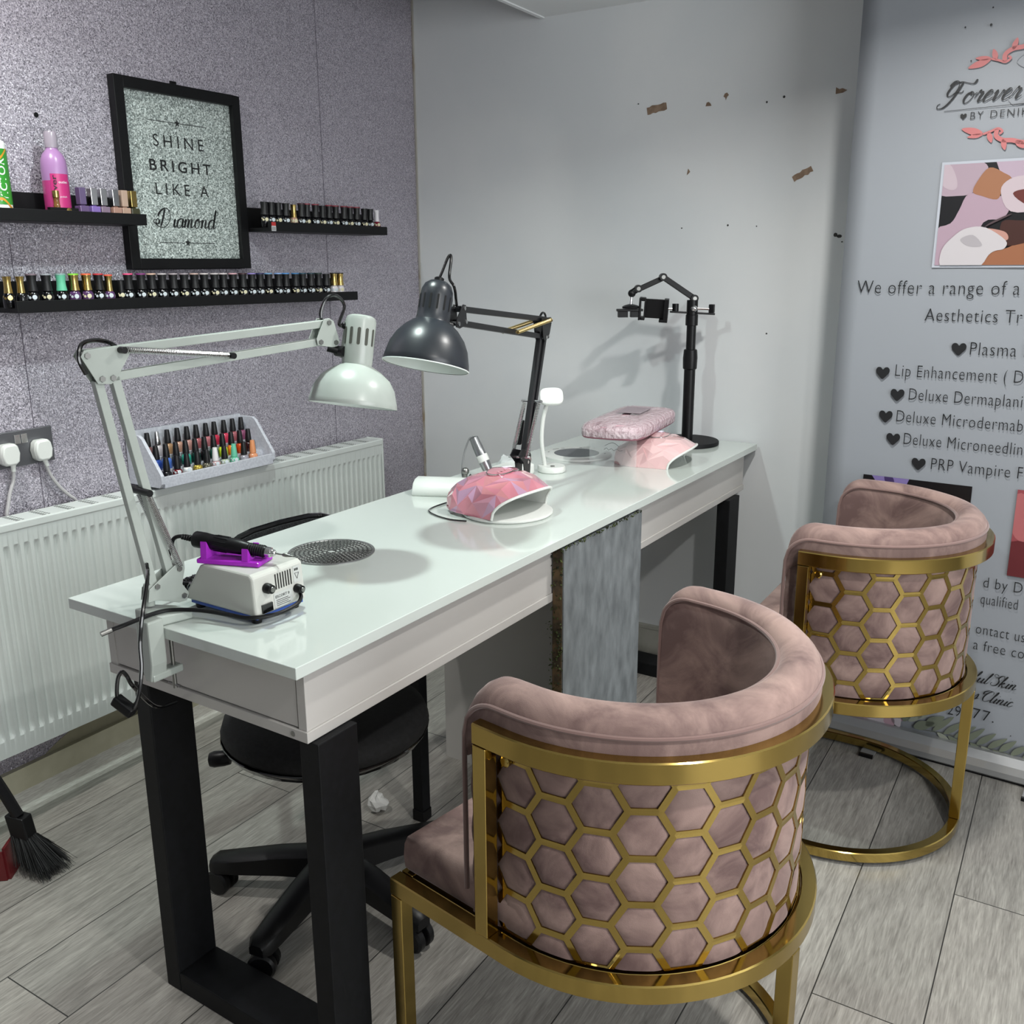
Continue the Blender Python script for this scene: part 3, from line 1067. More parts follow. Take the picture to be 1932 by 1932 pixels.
# ------------------------------------------------------------------ stepped polish rack on the radiator
rk = thing('polish_rack', 'pale grey stepped polish rack standing on the radiator, an orange sticker on its side', 'rack', (XW + .07, 1.8, .758))
M_rack = mottled('pale_grey_speckled_board', '#b4b6bf', '#c2c4cc', .5, 160)
zb = .7705
RZ = zb


def rm(y, z):
    return z - .010 * (y - 1.6)


sidep = [(.004, 0), (.126, 0), (.138, .012), (.138, .034), (.072, .128), (.060, .136), (.004, .136)]
for ya, yb in ((1.576, 1.586), (1.978, 1.988)):
    m_ = MB()
    m_.prism(sidep, lambda u, v, t: Vector((XW + u, t, rm(t, zb + v))), ya, yb)
    build('side_panel', m_, M_rack, rk, smooth=0, bevel=.0015)
m_ = MB()
m_.box((XW + .003, 1.586, zb), (XW + .011, 1.978, zb + .142), lambda x, y, z: Vector((x, y, rm(y, z))))
build('back_panel', m_, M_rack, rk, smooth=0)
for xa, xb_, zz in ((.094, .128, .010), (.054, .094, .038), (.011, .054, .068)):
    m_ = MB()
    m_.box((XW + xa, 1.586, zb), (XW + xb_, 1.978, zb + zz), lambda x, y, z: Vector((x, y, rm(y, z))))
    build('step', m_, M_rack, rk, smooth=0)
m_ = MB()
m_.box((XW + .128, 1.586, zb), (XW + .137, 1.978, zb + .030), lambda x, y, z: Vector((x, y, rm(y, z))))
build('front_lip', m_, M_rack, rk, smooth=0, bevel=.001)
build('orange_sticker', MB().box((XW + .028, 1.5752, zb + .108), (XW + .042, 1.576, zb + .122)), mat('orange_sticker', '#d8892f', .5), rk, smooth=0)
r3 = [  # (xoffset, step height, ys, [(body, cap, words)])
    (.033, .068, [1.623, 1.654, 1.689, 1.723, 1.756, 1.789, 1.824, 1.855, 1.891, 1.925, 1.958],
     [('#6a4a4a', BK, 'brownish'), ('#b9b2b6', 'chrome', 'silver capped'), ('#a5805e', BK, 'tan'), ('#b58a78', BK, 'nude'), ('#b98a82', BK, 'nude pink'), ('#a35a60', BK, 'rose'), ('#b06a72', BK, 'dusky pink'),
      ('#c2304c', BK, 'crimson'), ('#d0405c', BK, 'raspberry'), ('#a86068', BK, 'rosewood'), ('#8a4a6a', BK, 'plum')], 'back row'),
    (.074, .038, [1.615, 1.648, 1.681, 1.714, 1.747, 1.780, 1.813, 1.846, 1.879, 1.912, 1.945],
     [('#23408f', BK, 'royal blue'), ('#4a6fc0', BK, 'cornflower blue'), ('#2a2f38', BK, 'dark slate'), ('#2f9a86', BK, 'jade green'), ('#12302c', BK, 'dark green'), ('#0f0f12', BK, 'jet black'), ('#1d4a3c', BK, 'bottle green'),
      ('#c9e03a', BK, 'neon yellow'), ('#e07a2a', BK, 'orange'), ('#c24a1e', BK, 'burnt orange'), ('#2a1418', BK, 'dark wine')], 'middle row'),
    (.111, .010, [1.616, 1.651, 1.684, 1.720, 1.753, 1.784, 1.817, 1.853, 1.890, 1.925],
     [('#101014', BK, 'black'), ('#5f1218', BK, 'dark red'), ('#d6d6d4', BK, 'white bottled'), ('#b39b3e', BK, 'gold glitter'), ('#3c3a33', BK, 'dark glitter'), ('#b08f92', '#d8d6d6', 'white capped pinkish'),
      ('#a3ad98', BK, 'pale green clear'), ('#62b596', '#62b596', 'mint capped'), ('#8a8790', BK, 'grey'), ('#c98a66', '#d08a5c', 'peach capped')], 'front row')]
M_glit_g = glitter('gold_glitter_polish', '#7d6a1e', '#d8c060', 900, .8, .7, .3)
M_glit_d = glitter('dark_glitter_polish', '#22221e', '#8a8676', 900, .8, .6, .3)
for xo, sz, ys, cols, rown in r3:
    for i, (y, (b, c, wd)) in enumerate(zip(ys, cols)):
        bm_ = M_glit_g if 'gold glitter' in wd else (M_glit_d if 'dark glitter' in wd else cmat(b, .12))
        polish((XW + xo, y, rm(y, zb + sz)), bm_, M_chrome if c == 'chrome' else cmat(c, .45), None,
               '%s polish, %s from the left in the %s of the grey rack' % (wd, ORD[i], rown), 'polishes in the grey rack', 'round',
               logo=(M_logo if i in (1, 2, 5, 6, 7) else None) if rown == 'front row' else None, h=1.0)

# ================================================================== MANICURE DESK
TX, TY, TR = -.9126, .8955, -.0242
_c, _s = math.cos(TR), math.sin(TR)


def T(a, b, z):
    """desk coordinates: a = from the client edge towards the wall, b = along the desk"""
    return Vector((TX - a * _c - b * _s, TY - a * _s + b * _c, z))


ZT, ZS, ZU, TW, TL = .7854, .7662, .640, .5516, 2.008
desk = thing('manicure_desk', 'long white gloss manicure desk on black frame legs with a grey mossy panel', 'desk', T(.27, 1., 0))
build('tabletop', MB().box((0, 0, ZS), (TW, TL, ZT), T), M_whitegloss, desk, smooth=0, bevel=.0012)
BA, BB0, BB1, BAW = .029, .042, 1.975, .512
ap = MB().box((BA, BB0, ZU + .018), (BA + .018, BB1, ZS), T)
build('front_apron', ap, M_whitepanel, desk, smooth=0, bevel=.001)
build('rear_apron', MB().box((BAW - .018, BB0, ZU + .018), (BAW, BB1, ZS), T), M_whitepanel, desk, smooth=0)
build('end_panel', MB().box((BA + .018, BB1 - .018, ZU + .018), (BAW - .018, BB1, ZS), T), M_whitepanel, desk, smooth=0)
build('base_board', MB().box((BA - .003, BB0 - .003, ZU), (BAW + .002, BB1 + .002, ZU + .018), T), M_whitepanel, desk, smooth=0, bevel=.001)
# end drawer with its half-moon finger notch
dr = MB()
ntc = []
na, nr = .262, .021
for k in range(13):
    t = PI * k / 12
    ntc.append((na + nr * math.cos(t), ZS - .003 - nr * math.sin(t)))
ol = [(BA + .020, ZU + .021), (BAW - .003, ZU + .021), (BAW - .003, ZS - .003)] + [(na + nr + .0001, ZS - .003)] + ntc[1:-1] + [(na - nr, ZS - .003), (BA + .020, ZS - .003)]
dr.prism(ol, lambda u, v, t: T(u, t, v), BB0 + .001, BB0 + .017)
drw = build('drawer', dr, M_whitepanel, desk, smooth=0)
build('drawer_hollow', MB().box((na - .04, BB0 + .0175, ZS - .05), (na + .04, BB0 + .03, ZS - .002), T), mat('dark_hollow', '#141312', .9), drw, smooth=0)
sc = MB().lathe([(0, .0015), (.004, .001), (.005, 0)], T(.057, BB0 - .003, ZU + .009), 12, axis=(0, -1, 0))
scr = build('screw', sc, M_steel, desk)
# frame legs
for nm, b0, b1 in (('near', .046, .134), ('far', 1.815, 1.903)):
    lg = build('frame_leg', MB().box((.012, b0, 0), (.052, b1, ZU - .001), T), M_blackmatt, desk, smooth=0, bevel=.002)
    lg = build('frame_leg', MB().box((.418, b0, 0), (.458, b1, ZU - .001), T), M_blackmatt, desk, smooth=0, bevel=.002)
    build('foot_bar', MB().box((.0525, b0, 0), (.4175, b1, .042), T), M_blackmatt, desk, smooth=0, bevel=.002)
    build('top_plate', MB().box((.06, b0 + .02, ZU - .005), (.41, b1 - .02, ZU - .001), T), M_blackmatt, desk, smooth=0)
sl_ = MB().box((.372, .735, .03), (.402, .765, ZU - .001), T)
sleg = build('support_leg', sl_, M_blackmatt, desk, smooth=0, bevel=.001)
build('foot_cap', MB().box((.370, .733, 0), (.404, .767, .03), T), M_blackplastic, sleg, smooth=0, bevel=.002)
# inner cross board and the concrete-look front panel edged with moss
build('cross_board', MB().box((.034, 1.030, 0), (.52, 1.048, ZU - .001), T), M_whitepanel, desk, smooth=0)
M_conc = mottled('grey_concrete_board', '#565a5c', '#757a7c', .75, 34, 9, .3, .7, bump=.35, bscale=120, stretch=(1, 1, .45))
pan = build('concrete_panel', MB().box((-.001, .772, .0), (.027, 1.155, ZS - .006), T), M_conc, desk, smooth=0)
build('panel_core', MB().box((.002, .7705, .0), (.025, .7718, ZS - .006), T), mottled('cork_brown_edge', '#5f4c33', '#3d3324', .9, 40), pan, smooth=0)
ms = MB()
rnd = random.Random(3)
for k in range(760):
    zz = rnd.uniform(.0, ZS - .008)
    aa = rnd.uniform(-.001, .031)
    bb = .769 + rnd.uniform(-.003, .001)
    if k > 620:
        zz = ZS - .003 - rnd.uniform(0, .006)
        bb = rnd.uniform(.76, 1.155)
        aa = -.003 + rnd.uniform(-.001, .004)
    elif k > 590:
        aa = rnd.uniform(.028, .040)
    if k <= 620 and .60 < zz < .70 and rnd.random() < .75:
        continue
    s = rnd.uniform(.002, .0045)
    d1 = Vector((rnd.uniform(-1, 1), rnd.uniform(-1.2, .2), rnd.uniform(-1, 1))).normalized() * s
    d2 = d1.cross(Vector((rnd.uniform(-1, 1), rnd.uniform(-1, 1), rnd.uniform(-1, 1)))).normalized() * s * .6
    p = T(aa, bb, zz)
    ms.add([p - d1, p + d2, p + d1 * 1.3, p - d2], [(0, 1, 2, 3)])
mo = build('moss_edging', ms, mottled('dark_green_moss', '#1b210e', '#3f4a1d', .9, 70), pan, smooth=0, recalc=False)
mo['kind'] = 'stuff'

# ================================================================== BARREL CHAIRS
R_ = .303


def dpath(R, xf, n=40):
    """plan of the chair: straight sides from x=xf to 0 then a half circle round the back"""
    p = []
    m = 6
    for i in range(m):
        p.append((Vector((xf + (0 - xf) * i / m, -R, 0)), Vector((0, -1, 0))))
    for i in range(n + 1):
        a = -PI / 2 + PI * i / n
        p.append((Vector((R * math.cos(a), R * math.sin(a), 0)), Vector((math.cos(a), math.sin(a), 0))))
    for i in range(1, m + 1):
        p.append((Vector((xf * i / m, R, 0)), Vector((0, 1, 0))))
    return p


def rsect(o0, o1, z0, z1, c=.002):
    return [(o0 + c, z0), (o1 - c, z0), (o1, z0 + c), (o1, z1 - c), (o1 - c, z1), (o0 + c, z1), (o0, z1 - c), (o0, z0 + c)]


def hexd(s, z, pitch):
    """distance-like value inside a flat-top honeycomb cell: 0 at its rim, 1 at its centre"""
    cp = pitch * math.sqrt(3) / 2
    best = 9
    ci = round(s / cp)
    for i in (ci - 1, ci, ci + 1):
        off = pitch / 2 if i % 2 else 0
        cj = round((z - off) / pitch)
        for j in (cj - 1, cj, cj + 1):
            dx, dz = abs(s - i * cp), abs(z - off - j * pitch)
            d = max(dz, dx * math.sqrt(3) / 2 + dz / 2)
            best = min(best, d)
    return max(0., 1 - best / (pitch / 2))


def arc_pt(s, R, half):
    """s = arc length from the middle of the back (+ towards +y); half = half arc length of the circle"""
    if abs(s) <= half:
        a = s / R
        return Vector((R * math.cos(a), R * math.sin(a), 0))
    ex = abs(s) - half
    return Vector((-ex, R if s > 0 else -R, 0))


def clip_poly(P, k, lim, keep_less):
    out = []
    for i in range(len(P)):
        a, b = P[i], P[(i + 1) % len(P)]
        ia = a[k] <= lim if keep_less else a[k] >= lim
        ib = b[k] <= lim if keep_less else b[k] >= lim
        if ia:
            out.append(a)
        if ia != ib:
            t = (lim - a[k]) / (b[k] - a[k])
            out.append((a[0] + (b[0] - a[0]) * t, a[1] + (b[1] - a[1]) * t))
    return out


def make_chair(label):
    t = thing('barrel_chair', label, 'chair', (0, 0, 0), 'pink velvet barrel chairs')
    xl = -.228                      # front legs
    xp = -.040                      # arm posts
    # --- gold frame
    build('floor_ring', MB().sweep(dpath(R_ - .012, xl - .012), rsect(-.011, .012, .0085, .0325)), M_gold, t, local=True, smooth=25)
    for gx, gy in ((xl, -R_ + .012), (xl, R_ - .012), (R_ - .012, 0)):
        build('glide_pad', MB().cyl((gx, gy, 0), (gx, gy, .0083), .009, None, 12), M_blackplastic, t, local=True)
    build('seat_band', MB().sweep(dpath(R_ - .012, xl - .012), rsect(-.012, .012, .372, .402)), M_gold, t, local=True, smooth=25)
    build('seat_ledge', MB().sweep(dpath(R_ - .0255, xl - .010), rsect(-.013, .0012, .392, .3995)), M_gold, t, local=True, smooth=25)
    build('front_rail', MB().box((xl - .012, -R_ + .025, .372), (xl + .012, R_ - .025, .402)), M_gold, t, local=True, smooth=0, bevel=.0015)
    build('top_band', MB().sweep(dpath(R_ - .010, xp - .012), rsect(-.012, .012, .704, .736)), M_gold, t, local=True, smooth=25)
    for sy in (-1, 1):
        y = sy * (R_ - .010)
        build('arm_post', MB().box((xp - .012, y - .012, .4025), (xp + .012, y + .012, .7035)), M_gold, t, local=True, smooth=0, bevel=.0012)
        y = sy * (R_ - .012)
        build('leg', MB().box((xl - .012, y - .012, .033), (xl + .012, y + .012, .3715)), M_gold, t, local=True, smooth=0, bevel=.0012)
    build('leg', MB().box((R_ - .024, -.012, .033), (R_, .012, .3715)), M_gold, t, local=True, smooth=0, bevel=.0012)
    # --- velvet shell: outer face quilted by the honeycomb
    Ro, Ri, zb_, zc = .272, .222, .4035, .74
    half = PI * Ro / 2
    xe = .084                      # arm length beyond the half circle
    Ltot = half + xe
    pitch = .0705
    rows = []
    nz, ns = 56, 220
    for i in range(nz + 1):
        z = zb_ + (.7 - zb_) * i / nz
        row = []
        for k in range(ns + 1):
            s = -Ltot + 2 * Ltot * k / ns
            d = hexd(s, z - .402, pitch)
            bul = .0032 * min(1, (d - .12) * 3.2) ** .5 if d > .12 else 0
            p = arc_pt(s, Ro, half)
            nr = Vector((p.x, p.y, 0)).normalized() if abs(s) <= half else Vector((0, 1 if s > 0 else -1, 0))
            row.append(p + nr * bul + Vector((0, 0, z)))
        rows.append(row)
    sh = MB().grid(rows)
    build('quilted_back', sh, M_velvet, t, local=True, smooth=70, recalc=False)
    # padded shell: inner face, rim and front edges of the arms
    def topz(s):
        d = Ltot - abs(s)
        rc = .055
        if d >= rc:
            return 0.
        q = (rc - d) / rc
        return rc * (1 - math.sqrt(max(0, 1 - q * q)))
    prof = [(Ro - .001, .405), (Ro - .001, .70), (.2805, .702), (.2860, .715), (.2870, .74), (.2860, .758), (.282, .772), (.271, .783), (.255, .788), (.240, .787), (.229, .781), (Ri, .770), (Ri - .002, .74), (Ri - .003, .55), (Ri - .003, .44)]
    rows = []
    ns = 120
    for k in range(ns + 1):
        # denser stations at the arm ends
        u = -1 + 2 * k / ns
        s = Ltot * (math.sin(u * PI / 2) * .35 + u * .65)
        drop = topz(s)
        row = []
        for r, z in prof:
            p = arc_pt(s * 1.0, Ro, half)
            nr = Vector((p.x, p.y, 0)).normalized() if abs(s) <= half else Vector((0, 1 if s > 0 else -1, 0))
            base = p - nr * (Ro - r)
            zz = z - drop * max(0, min(1, (z - .60) / .15))
            row.append(base + Vector((0, 0, zz)))
        rows.append(row)
    pd = MB().grid(rows)
    n0 = len(prof)
    pd.add(rows[0], [tuple(range(n0))])
    pd.add(rows[-1], [tuple(range(n0 - 1, -1, -1))])
    build('padded_shell', pd, M_velvet, t, local=True, smooth=60)
    # piping along both rim edges and down the arm fronts
    for idx in (5, 11):
        P = [r[idx] + Vector((0, 0, .001)) for r in rows]
        out = 1 if idx == 5 else -1
        start = [Vector((P[0].x - .001, P[0].y, z)) for z in (.45, .52, .60, .66)]
        end = [Vector((P[-1].x - .001, P[-1].y, z)) for z in (.66, .60, .52, .45)]
        build('piping', MB().tube(start + P + end, .0038, 8), M_piping, t, local=True)
    # --- honeycomb lattice
    lt_ = MB()
    cp = pitch * math.sqrt(3) / 2
    Rl = Ro + .0012
    w = .0098
    zlo, zhi, slim = .4035, .7035, Ltot - .050
    for i in range(-9, 10):
        off = pitch / 2 if i % 2 else 0
        for j in range(-1, 6):
            cs, cz = i * cp, .402 + off + j * pitch
            ro, ri = pitch / math.sqrt(3), (pitch - w) / math.sqrt(3)
            for k in range(6):
                a0, a1 = k * PI / 3, (k + 1) * PI / 3
                Q = [(cs + ri * math.cos(a0), cz + ri * math.sin(a0)), (cs + ro * math.cos(a0), cz + ro * math.sin(a0)),
                     (cs + ro * math.cos(a1), cz + ro * math.sin(a1)), (cs + ri * math.cos(a1), cz + ri * math.sin(a1))]
                for kk, lim, less in ((1, zhi, True), (1, zlo, False), (0, slim, True), (0, -slim, False)):
                    if Q:
                        Q = clip_poly(Q, kk, lim, less)
                if len(Q) < 3:
                    continue

                def P3(q, e):
                    p = arc_pt(q[0], Rl, PI * Rl / 2)
                    nr = Vector((p.x, p.y, 0)).normalized() if abs(q[0]) <= PI * Rl / 2 else Vector((0, 1 if q[0] > 0 else -1, 0))
                    return p + nr * e + Vector((0, 0, q[1]))
                lt_.hexa([P3(q, -.002) for q in Q], [P3(q, .0022) for q in Q])
    build('honeycomb_lattice', lt_, M_gold, t, local=True, smooth=25)
    for sy in (-1, 1):
        build('fixing_stud', MB().lathe([(.0085, 0), (.0085, .006), (.006, .008), (0, .008)], (-.012, sy * (Ro + .004), .682), 14, axis=(0, sy, 0)), M_gold, t, local=True)
    # --- seat cushion
    sc_ = []
    for q in range(9):
        pass
    st = MB()
    outl = []
    Rs = R_ - .028
    xs = xl - .006
    for i in range(5):
        outl.append((xs + .02 * (1 if i == 0 else 0), -Rs + (.02 if i == 0 else 0)) if False else (xs * (1 - i / 4) if i else xs, -Rs))
    for i in range(1, 24):
        a = -PI / 2 + PI * i / 24
        outl.append((.217 * math.cos(a) if False else Rs * .80 * math.cos(a), Rs * math.sin(a)))
    for i in range(5):
        outl.append((xs * i / 4, Rs))
    outl = [(x, y) for x, y in outl]
    lv = [(.985, .4035), (1., .41), (1.005, .43), (1., .452), (.985, .464), (.95, .470), (.7, .474)]
    cx = -.02
    rr = []
    for sc0, z in lv:
        rr.append([Vector((cx + (x - cx) * sc0, y * sc0, z)) for x, y in outl])
    vs = [p for r in rr for p in r]
    m = len(outl)
    fs = [(i * m + k, i * m + (k + 1) % m, (i + 1) * m + (k + 1) % m, (i + 1) * m + k) for i in range(len(lv) - 1) for k in range(m)]
    fs.append(tuple(range(m - 1, -1, -1)))
    fs.append(tuple((len(lv) - 1) * m + k for k in range(m)))
    st.add(vs, fs)
    build('seat', st, M_velvet, t, local=True, smooth=60)
    return t


chair = make_chair('pink velvet barrel chair with gold honeycomb back, nearest the camera')
chair.location = (-.555, 1.258, 0)
chair.rotation_euler = (0, 0, math.radians(-10))
dup(chair, (-.435, 2.29, 0), 0, 'pink velvet barrel chair with gold honeycomb back in front of the roll-up banner')

# ================================================================== TASK CHAIR UNDER THE DESK
SC = Vector((-1.268, 1.322, 0))
tc_ = thing('task_chair', 'black swivel task chair on a five-star castor base tucked behind the white desk', 'chair', SC)
build('column', MB().cyl(SC + Vector((0, 0, .07)), SC + Vector((0, 0, .24)), .028, .028, 18).cyl(SC + Vector((0, 0, .24)), SC + Vector((0, 0, .40)), .018, .018, 16), M_blackplastic, tc_)
M_seatb = mottled('black_fabric', '#0b0b0c', '#141416', .8, 120, bump=.3, bscale=800)
se = MB()
for_r = [(0, .402), (.16, .402), (.205, .408), (.213, .414), (.216, .422), (.210, .440), (.19, .452), (.14, .458), (0, .459)]
se.lathe(for_r, SC + Vector((0, 0, 0)), 40, sx=1.0, sy=.98)
build('seat', se, M_seatb, tc_, smooth=50)
build('seat_shell', MB().lathe([(0, .392), (.15, .392), (.20, .400), (.2135, .4135), (.2145, .411), (.205, .3965), (.15, .385), (0, .384)], SC, 40), M_blackgloss, tc_, smooth=50)
hub = MB().lathe([(0, .045), (.045, .05), (.05, .07), (.045, .105), (.032, .12), (0, .12)], SC, 24)
build('base_hub', hub, M_blackplastic, tc_)
for k, ang in enumerate((207, 279, 351, 63, 139)):
    a = math.radians(ang)
    d = Vector((math.cos(a), math.sin(a), 0))
    nrm = Vector((-d.y, d.x, 0))
    am = MB()
    secs = []
    for q, (r, wz, zt_, zb2) in enumerate(((.03, .030, .118, .060), (.12, .028, .110, .060), (.21, .026, .096, .056), (.262, .024, .088, .054), (.277, .016, .078, .056))):
        secs.append([SC + d * r + nrm * x + Vector((0, 0, z)) for x, z in ((-wz, zb2), (wz, zb2), (wz, zt_ - .008), (wz * .6, zt_), (-wz * .6, zt_), (-wz, zt_ - .008))])
    for s0, s1 in zip(secs, secs[1:]):
        pass
    vs = [p for s in secs for p in s]
    fs = [(i * 6 + q, i * 6 + (q + 1) % 6, (i + 1) * 6 + (q + 1) % 6, (i + 1) * 6 + q) for i in range(4) for q in range(6)]
    fs += [tuple(range(5, -1, -1)), tuple(24 + q for q in range(6))]
    am.add(vs, fs)
    arm = build('base_arm', am, M_blackplastic, tc_, smooth=45)
    cpos = SC + d * .256 + Vector((0, 0, .0285))
    ca = MB()
    sw2 = math.radians(ang + (70, 20, 95, 40, 130)[k])
    ax = Vector((math.cos(sw2), math.sin(sw2), 0))
    for sgn in (-1, 1):
        ca.lathe([(0, .004), (.024, .004), (.0285, .007), (.0285, .019), (.024, .024), (0, .025)], cpos, 20, axis=ax * sgn)
    ca.box((-.010, -.010, .0), (.010, .010, .030), lambda x, y, z: cpos + Vector((x, y, z)))
    build('castor', ca, M_blackplastic, arm, smooth=40)
lv_ = catmull([SC + Vector((-.06, -.10, .385)), SC + Vector((-.10, -.13, .385)), SC + Vector((-.135, -.155, .375))], 4)
lever = MB().tube(lv_, .006, 8)
build('height_lever', lever, M_blackplastic, tc_)
kn = MB()
ld = Vector((-.055, -.04, -.005)).normalized()
kn.lathe([(0, 0), (.014, .004), (.016, .015), (.017, .035), (.014, .045), (0, .05)], SC + Vector((-.122, -.150, .372)), 14, axis=ld)
build('lever_paddle', kn, M_blackplastic, tc_)
# backrest leaning behind the desk edge
BC = Vector((-1.585, 1.530, .628))
bk = MB()
bd_ = Vector((.12, .99, 0)).normalized()
bn_ = Vector((bd_.y, -bd_.x, 0))
ol = []
for i in range(28):
    a = 2 * PI * i / 28
    ol.append((math.copysign(abs(math.cos(a)) ** .55, math.cos(a)) * .185, math.copysign(abs(math.sin(a)) ** .6, math.sin(a)) * .125))


def bmap(u, v, t):
    return BC + bd_ * u + Vector((0, 0, v)) + bn_ * (t + .35 * u * u)


bk.prism(ol, bmap, .004, .018)
bkr = build('backrest', bk, mottled('charcoal_weave', '#1f2022', '#3a3b3d', .85, 260, bump=.3, bscale=900), tc_, smooth=40)
rim = [bmap(u * 1.015, v * 1.02, .008) for u, v in ol]
build('backrest_rim', MB().tube(rim, .0085, 8, closed=True), M_blackgloss, bkr)
sp = catmull([SC + Vector((-.05, .02, .375)), SC + Vector((-.17, .06, .38)), BC + Vector((-.01, -.005, -.16)), BC - bn_ * .004], 6)
build('back_stem', MB().tube(sp, .014, 10), M_blackplastic, tc_)

# ================================================================== ROLL-UP BANNER
AN = math.radians(3.3)
BU = Vector((math.cos(AN), -math.sin(AN), 0))
BN = Vector((-math.sin(AN), -math.cos(AN), 0))
BO = Vector((-.584, 2.665, 0))
BV = Vector((0, 0, 1))


def bp(u, v, e=0.):
    return BO + BU * u + BV * v + BN * e


ban = thing('rollup_banner', 'white roll-up banner listing beauty treatments, standing by the white wall', 'banner', bp(.4, 0))
ban_h = 2.06
rows = []
for i in range(30):
    v = .03 + (ban_h - .03) * i / 29
    rows.append([bp(-.008 + .80 * k / 16, v, .0015 * math.sin(k * .9 + v * 2) * (v / 2) + .003 * math.sin(v * 5 + k * .3) * max(0, (v - 1.5))) for k in range(17)])
M_ban = mat('banner_print_white', '#8b8f95', .5, Sheen_Weight=.0)
sheet = build('sheet', MB().grid(rows), M_ban, ban, smooth=80, recalc=False)
sd = sheet.modifiers.new('thick', 'SOLIDIFY')
sd.thickness = .0008
sd.offset = -1
cs = MB()
pr = [(-.045, .004), (.045, .004), (.055, .012), (.055, .028), (.046, .046), (.020, .060), (-.02, .060), (-.05, .04), (-.052, .012)]
cs.prism(pr, lambda u, v, t: bp(t, v, u), -.015, .80)
build('cassette', cs, mat('satin_silver_aluminium', '#a5a6a7', .3, .6), ban, smooth=0, bevel=.001)
build('cassette_base', MB().box((-.012, .0005, -.046), (.797, .0042, .046), lambda u, v, e: bp(u, v, e)), M_black, ban, smooth=0)
build('top_rail', MB().box((-.012, ban_h - .01, -.004), (.797, ban_h + .02, .006), lambda u, v, e: bp(u, v, e)), M_steel, ban, smooth=0)
for u in (.195, .60):
    ft = build('foot', MB().box((u - .018, .002, -.10), (u + .018, .007, .115), lambda a, v, e: bp(a, v, e)), mat('silver_painted_foot', '#8f9091', .45, .2), ban, smooth=0)
    build('foot_cap', MB().box((u - .019, .0005, .115), (u + .019, .010, .125), lambda a, v, e: bp(a, v, e)), M_blackplastic, ft, smooth=0, bevel=.001)
build('support_pole', MB().cyl(bp(.4, .04, -.02), bp(.4, ban_h, -.008), .008, .008, 10), M_steel, ban)
M_ink = mat('black_banner_ink', '#141518', .5)
E0 = .0045
TB = -.013


def bt(s, u0, u1, v, h, offset=TB, space=1.08):
    tx = MB()
    put_text(tx, s, bp(u0, v, E0), BU, BV, h, (u1 - u0), offset, space)
    build('text_line', tx, M_ink, sheet, smooth=0, recalc=False)


bt('We offer a range of a', .036, .421, 1.2625, .033)
bt('Aesthetics Tr', .211, .4335, 1.1955, .031)
bt('Plasma L', .3257, .4615, 1.114, .0315)
bt('Lip Enhancement ( D', .152, .452, 1.050, .0305)
bt('Deluxe Dermaplani', .1914, .4568, .990, .030)
bt('Deluxe Microdermab', .1657, .4651, .930, .030)
bt('Deluxe Microneedlin', .1893, .4705, .871, .030)
bt('PRP Vampire F', .2632, .478, .811, .030)
bt('BY DENIK', .2684, .392, 1.675, .0165, -.012, 1.25)
bt('d by D', .4205, .5115, .513, .028)
bt('qualified', .4187, .5057, .467, .028)
bt('ontact us', .4164, .532, .3825, .028)
bt('a free co', .4151, .5355, .337, .028)
bt('29', .372, .404, .134, .03)
bt('77.', .4338, .486, .14, .03)
for wd_, u, v, sc_, t0, t1, sh_, tr_ in (('Forever', .212, 1.713, .0245, .075, .21, .42, 1.0), ('ful Skin', .422, .2455, .0155, .085, .22, .5, .95), ('s Clinic', .428, .196, .0155, .085, .22, .5, .95)):
    tx = MB()
    cursive(tx, wd_, bp(u, v, E0), BU, BV, sc_, t0, t1, sh_, tr_)
    build('script_lettering', tx, M_ink, sheet, smooth=0, recalc=False)
tx = MB()
tx.add([bp(.208, 1.6978, E0), bp(.40, 1.7005, E0), bp(.40, 1.7017, E0), bp(.208, 1.699, E0)], [(0, 1, 2, 3)])
build('rule_line', tx, M_ink, sheet, smooth=0, recalc=False)
for u, v, s in ((.2993, 1.1276, .034), (.12, 1.057, .034), (.1622, 1.001, .034), (.1377, .9414, .034), (.162, .8823, .034), (.2318, .822, .034), (.2528, 1.6834, .014)):
    hb = MB()
    blob(hb, HEART, bp(u, v, E0), BU, BV, s, 0, 4)
    build('heart_bullet', hb, M_ink, sheet, smooth=0, recalc=False)
dt = MB()
for u, v, s in ((.2925, 1.918, .002), (.2922, 1.881, .003), (.2364, 1.883, .002), (.257, 1.807, .0018), (.505, .085, .0015), (.53, .115, .0015)):
    dt.lathe([(0, 0), (s, 0)], bp(u, v, E0), 8, axis=BN, closed_ends=False)
build('ink_dots', dt, M_ink, sheet, smooth=0, recalc=False)
# grey watermark letter behind the script
wm_ = MB()
cursive(wm_, 'S', bp(.352, 1.70, E0 - .0012), BU, BV, .05, .03, .12, .3)
build('grey_flourish', wm_, mat('grey_banner_ink', '#85878c', .5), sheet, smooth=0, recalc=False)
# rose ornaments above and below the name
om = None


def leaf(u, v, L, wd, ang):
    blob(om, [(0, 0), (L * .35, wd * .5), (L * .75, wd * .35), (L, 0), (L * .7, -wd * .4), (L * .3, -wd * .45)], bp(u, v, E0), BU, BV, 1, ang, 4)


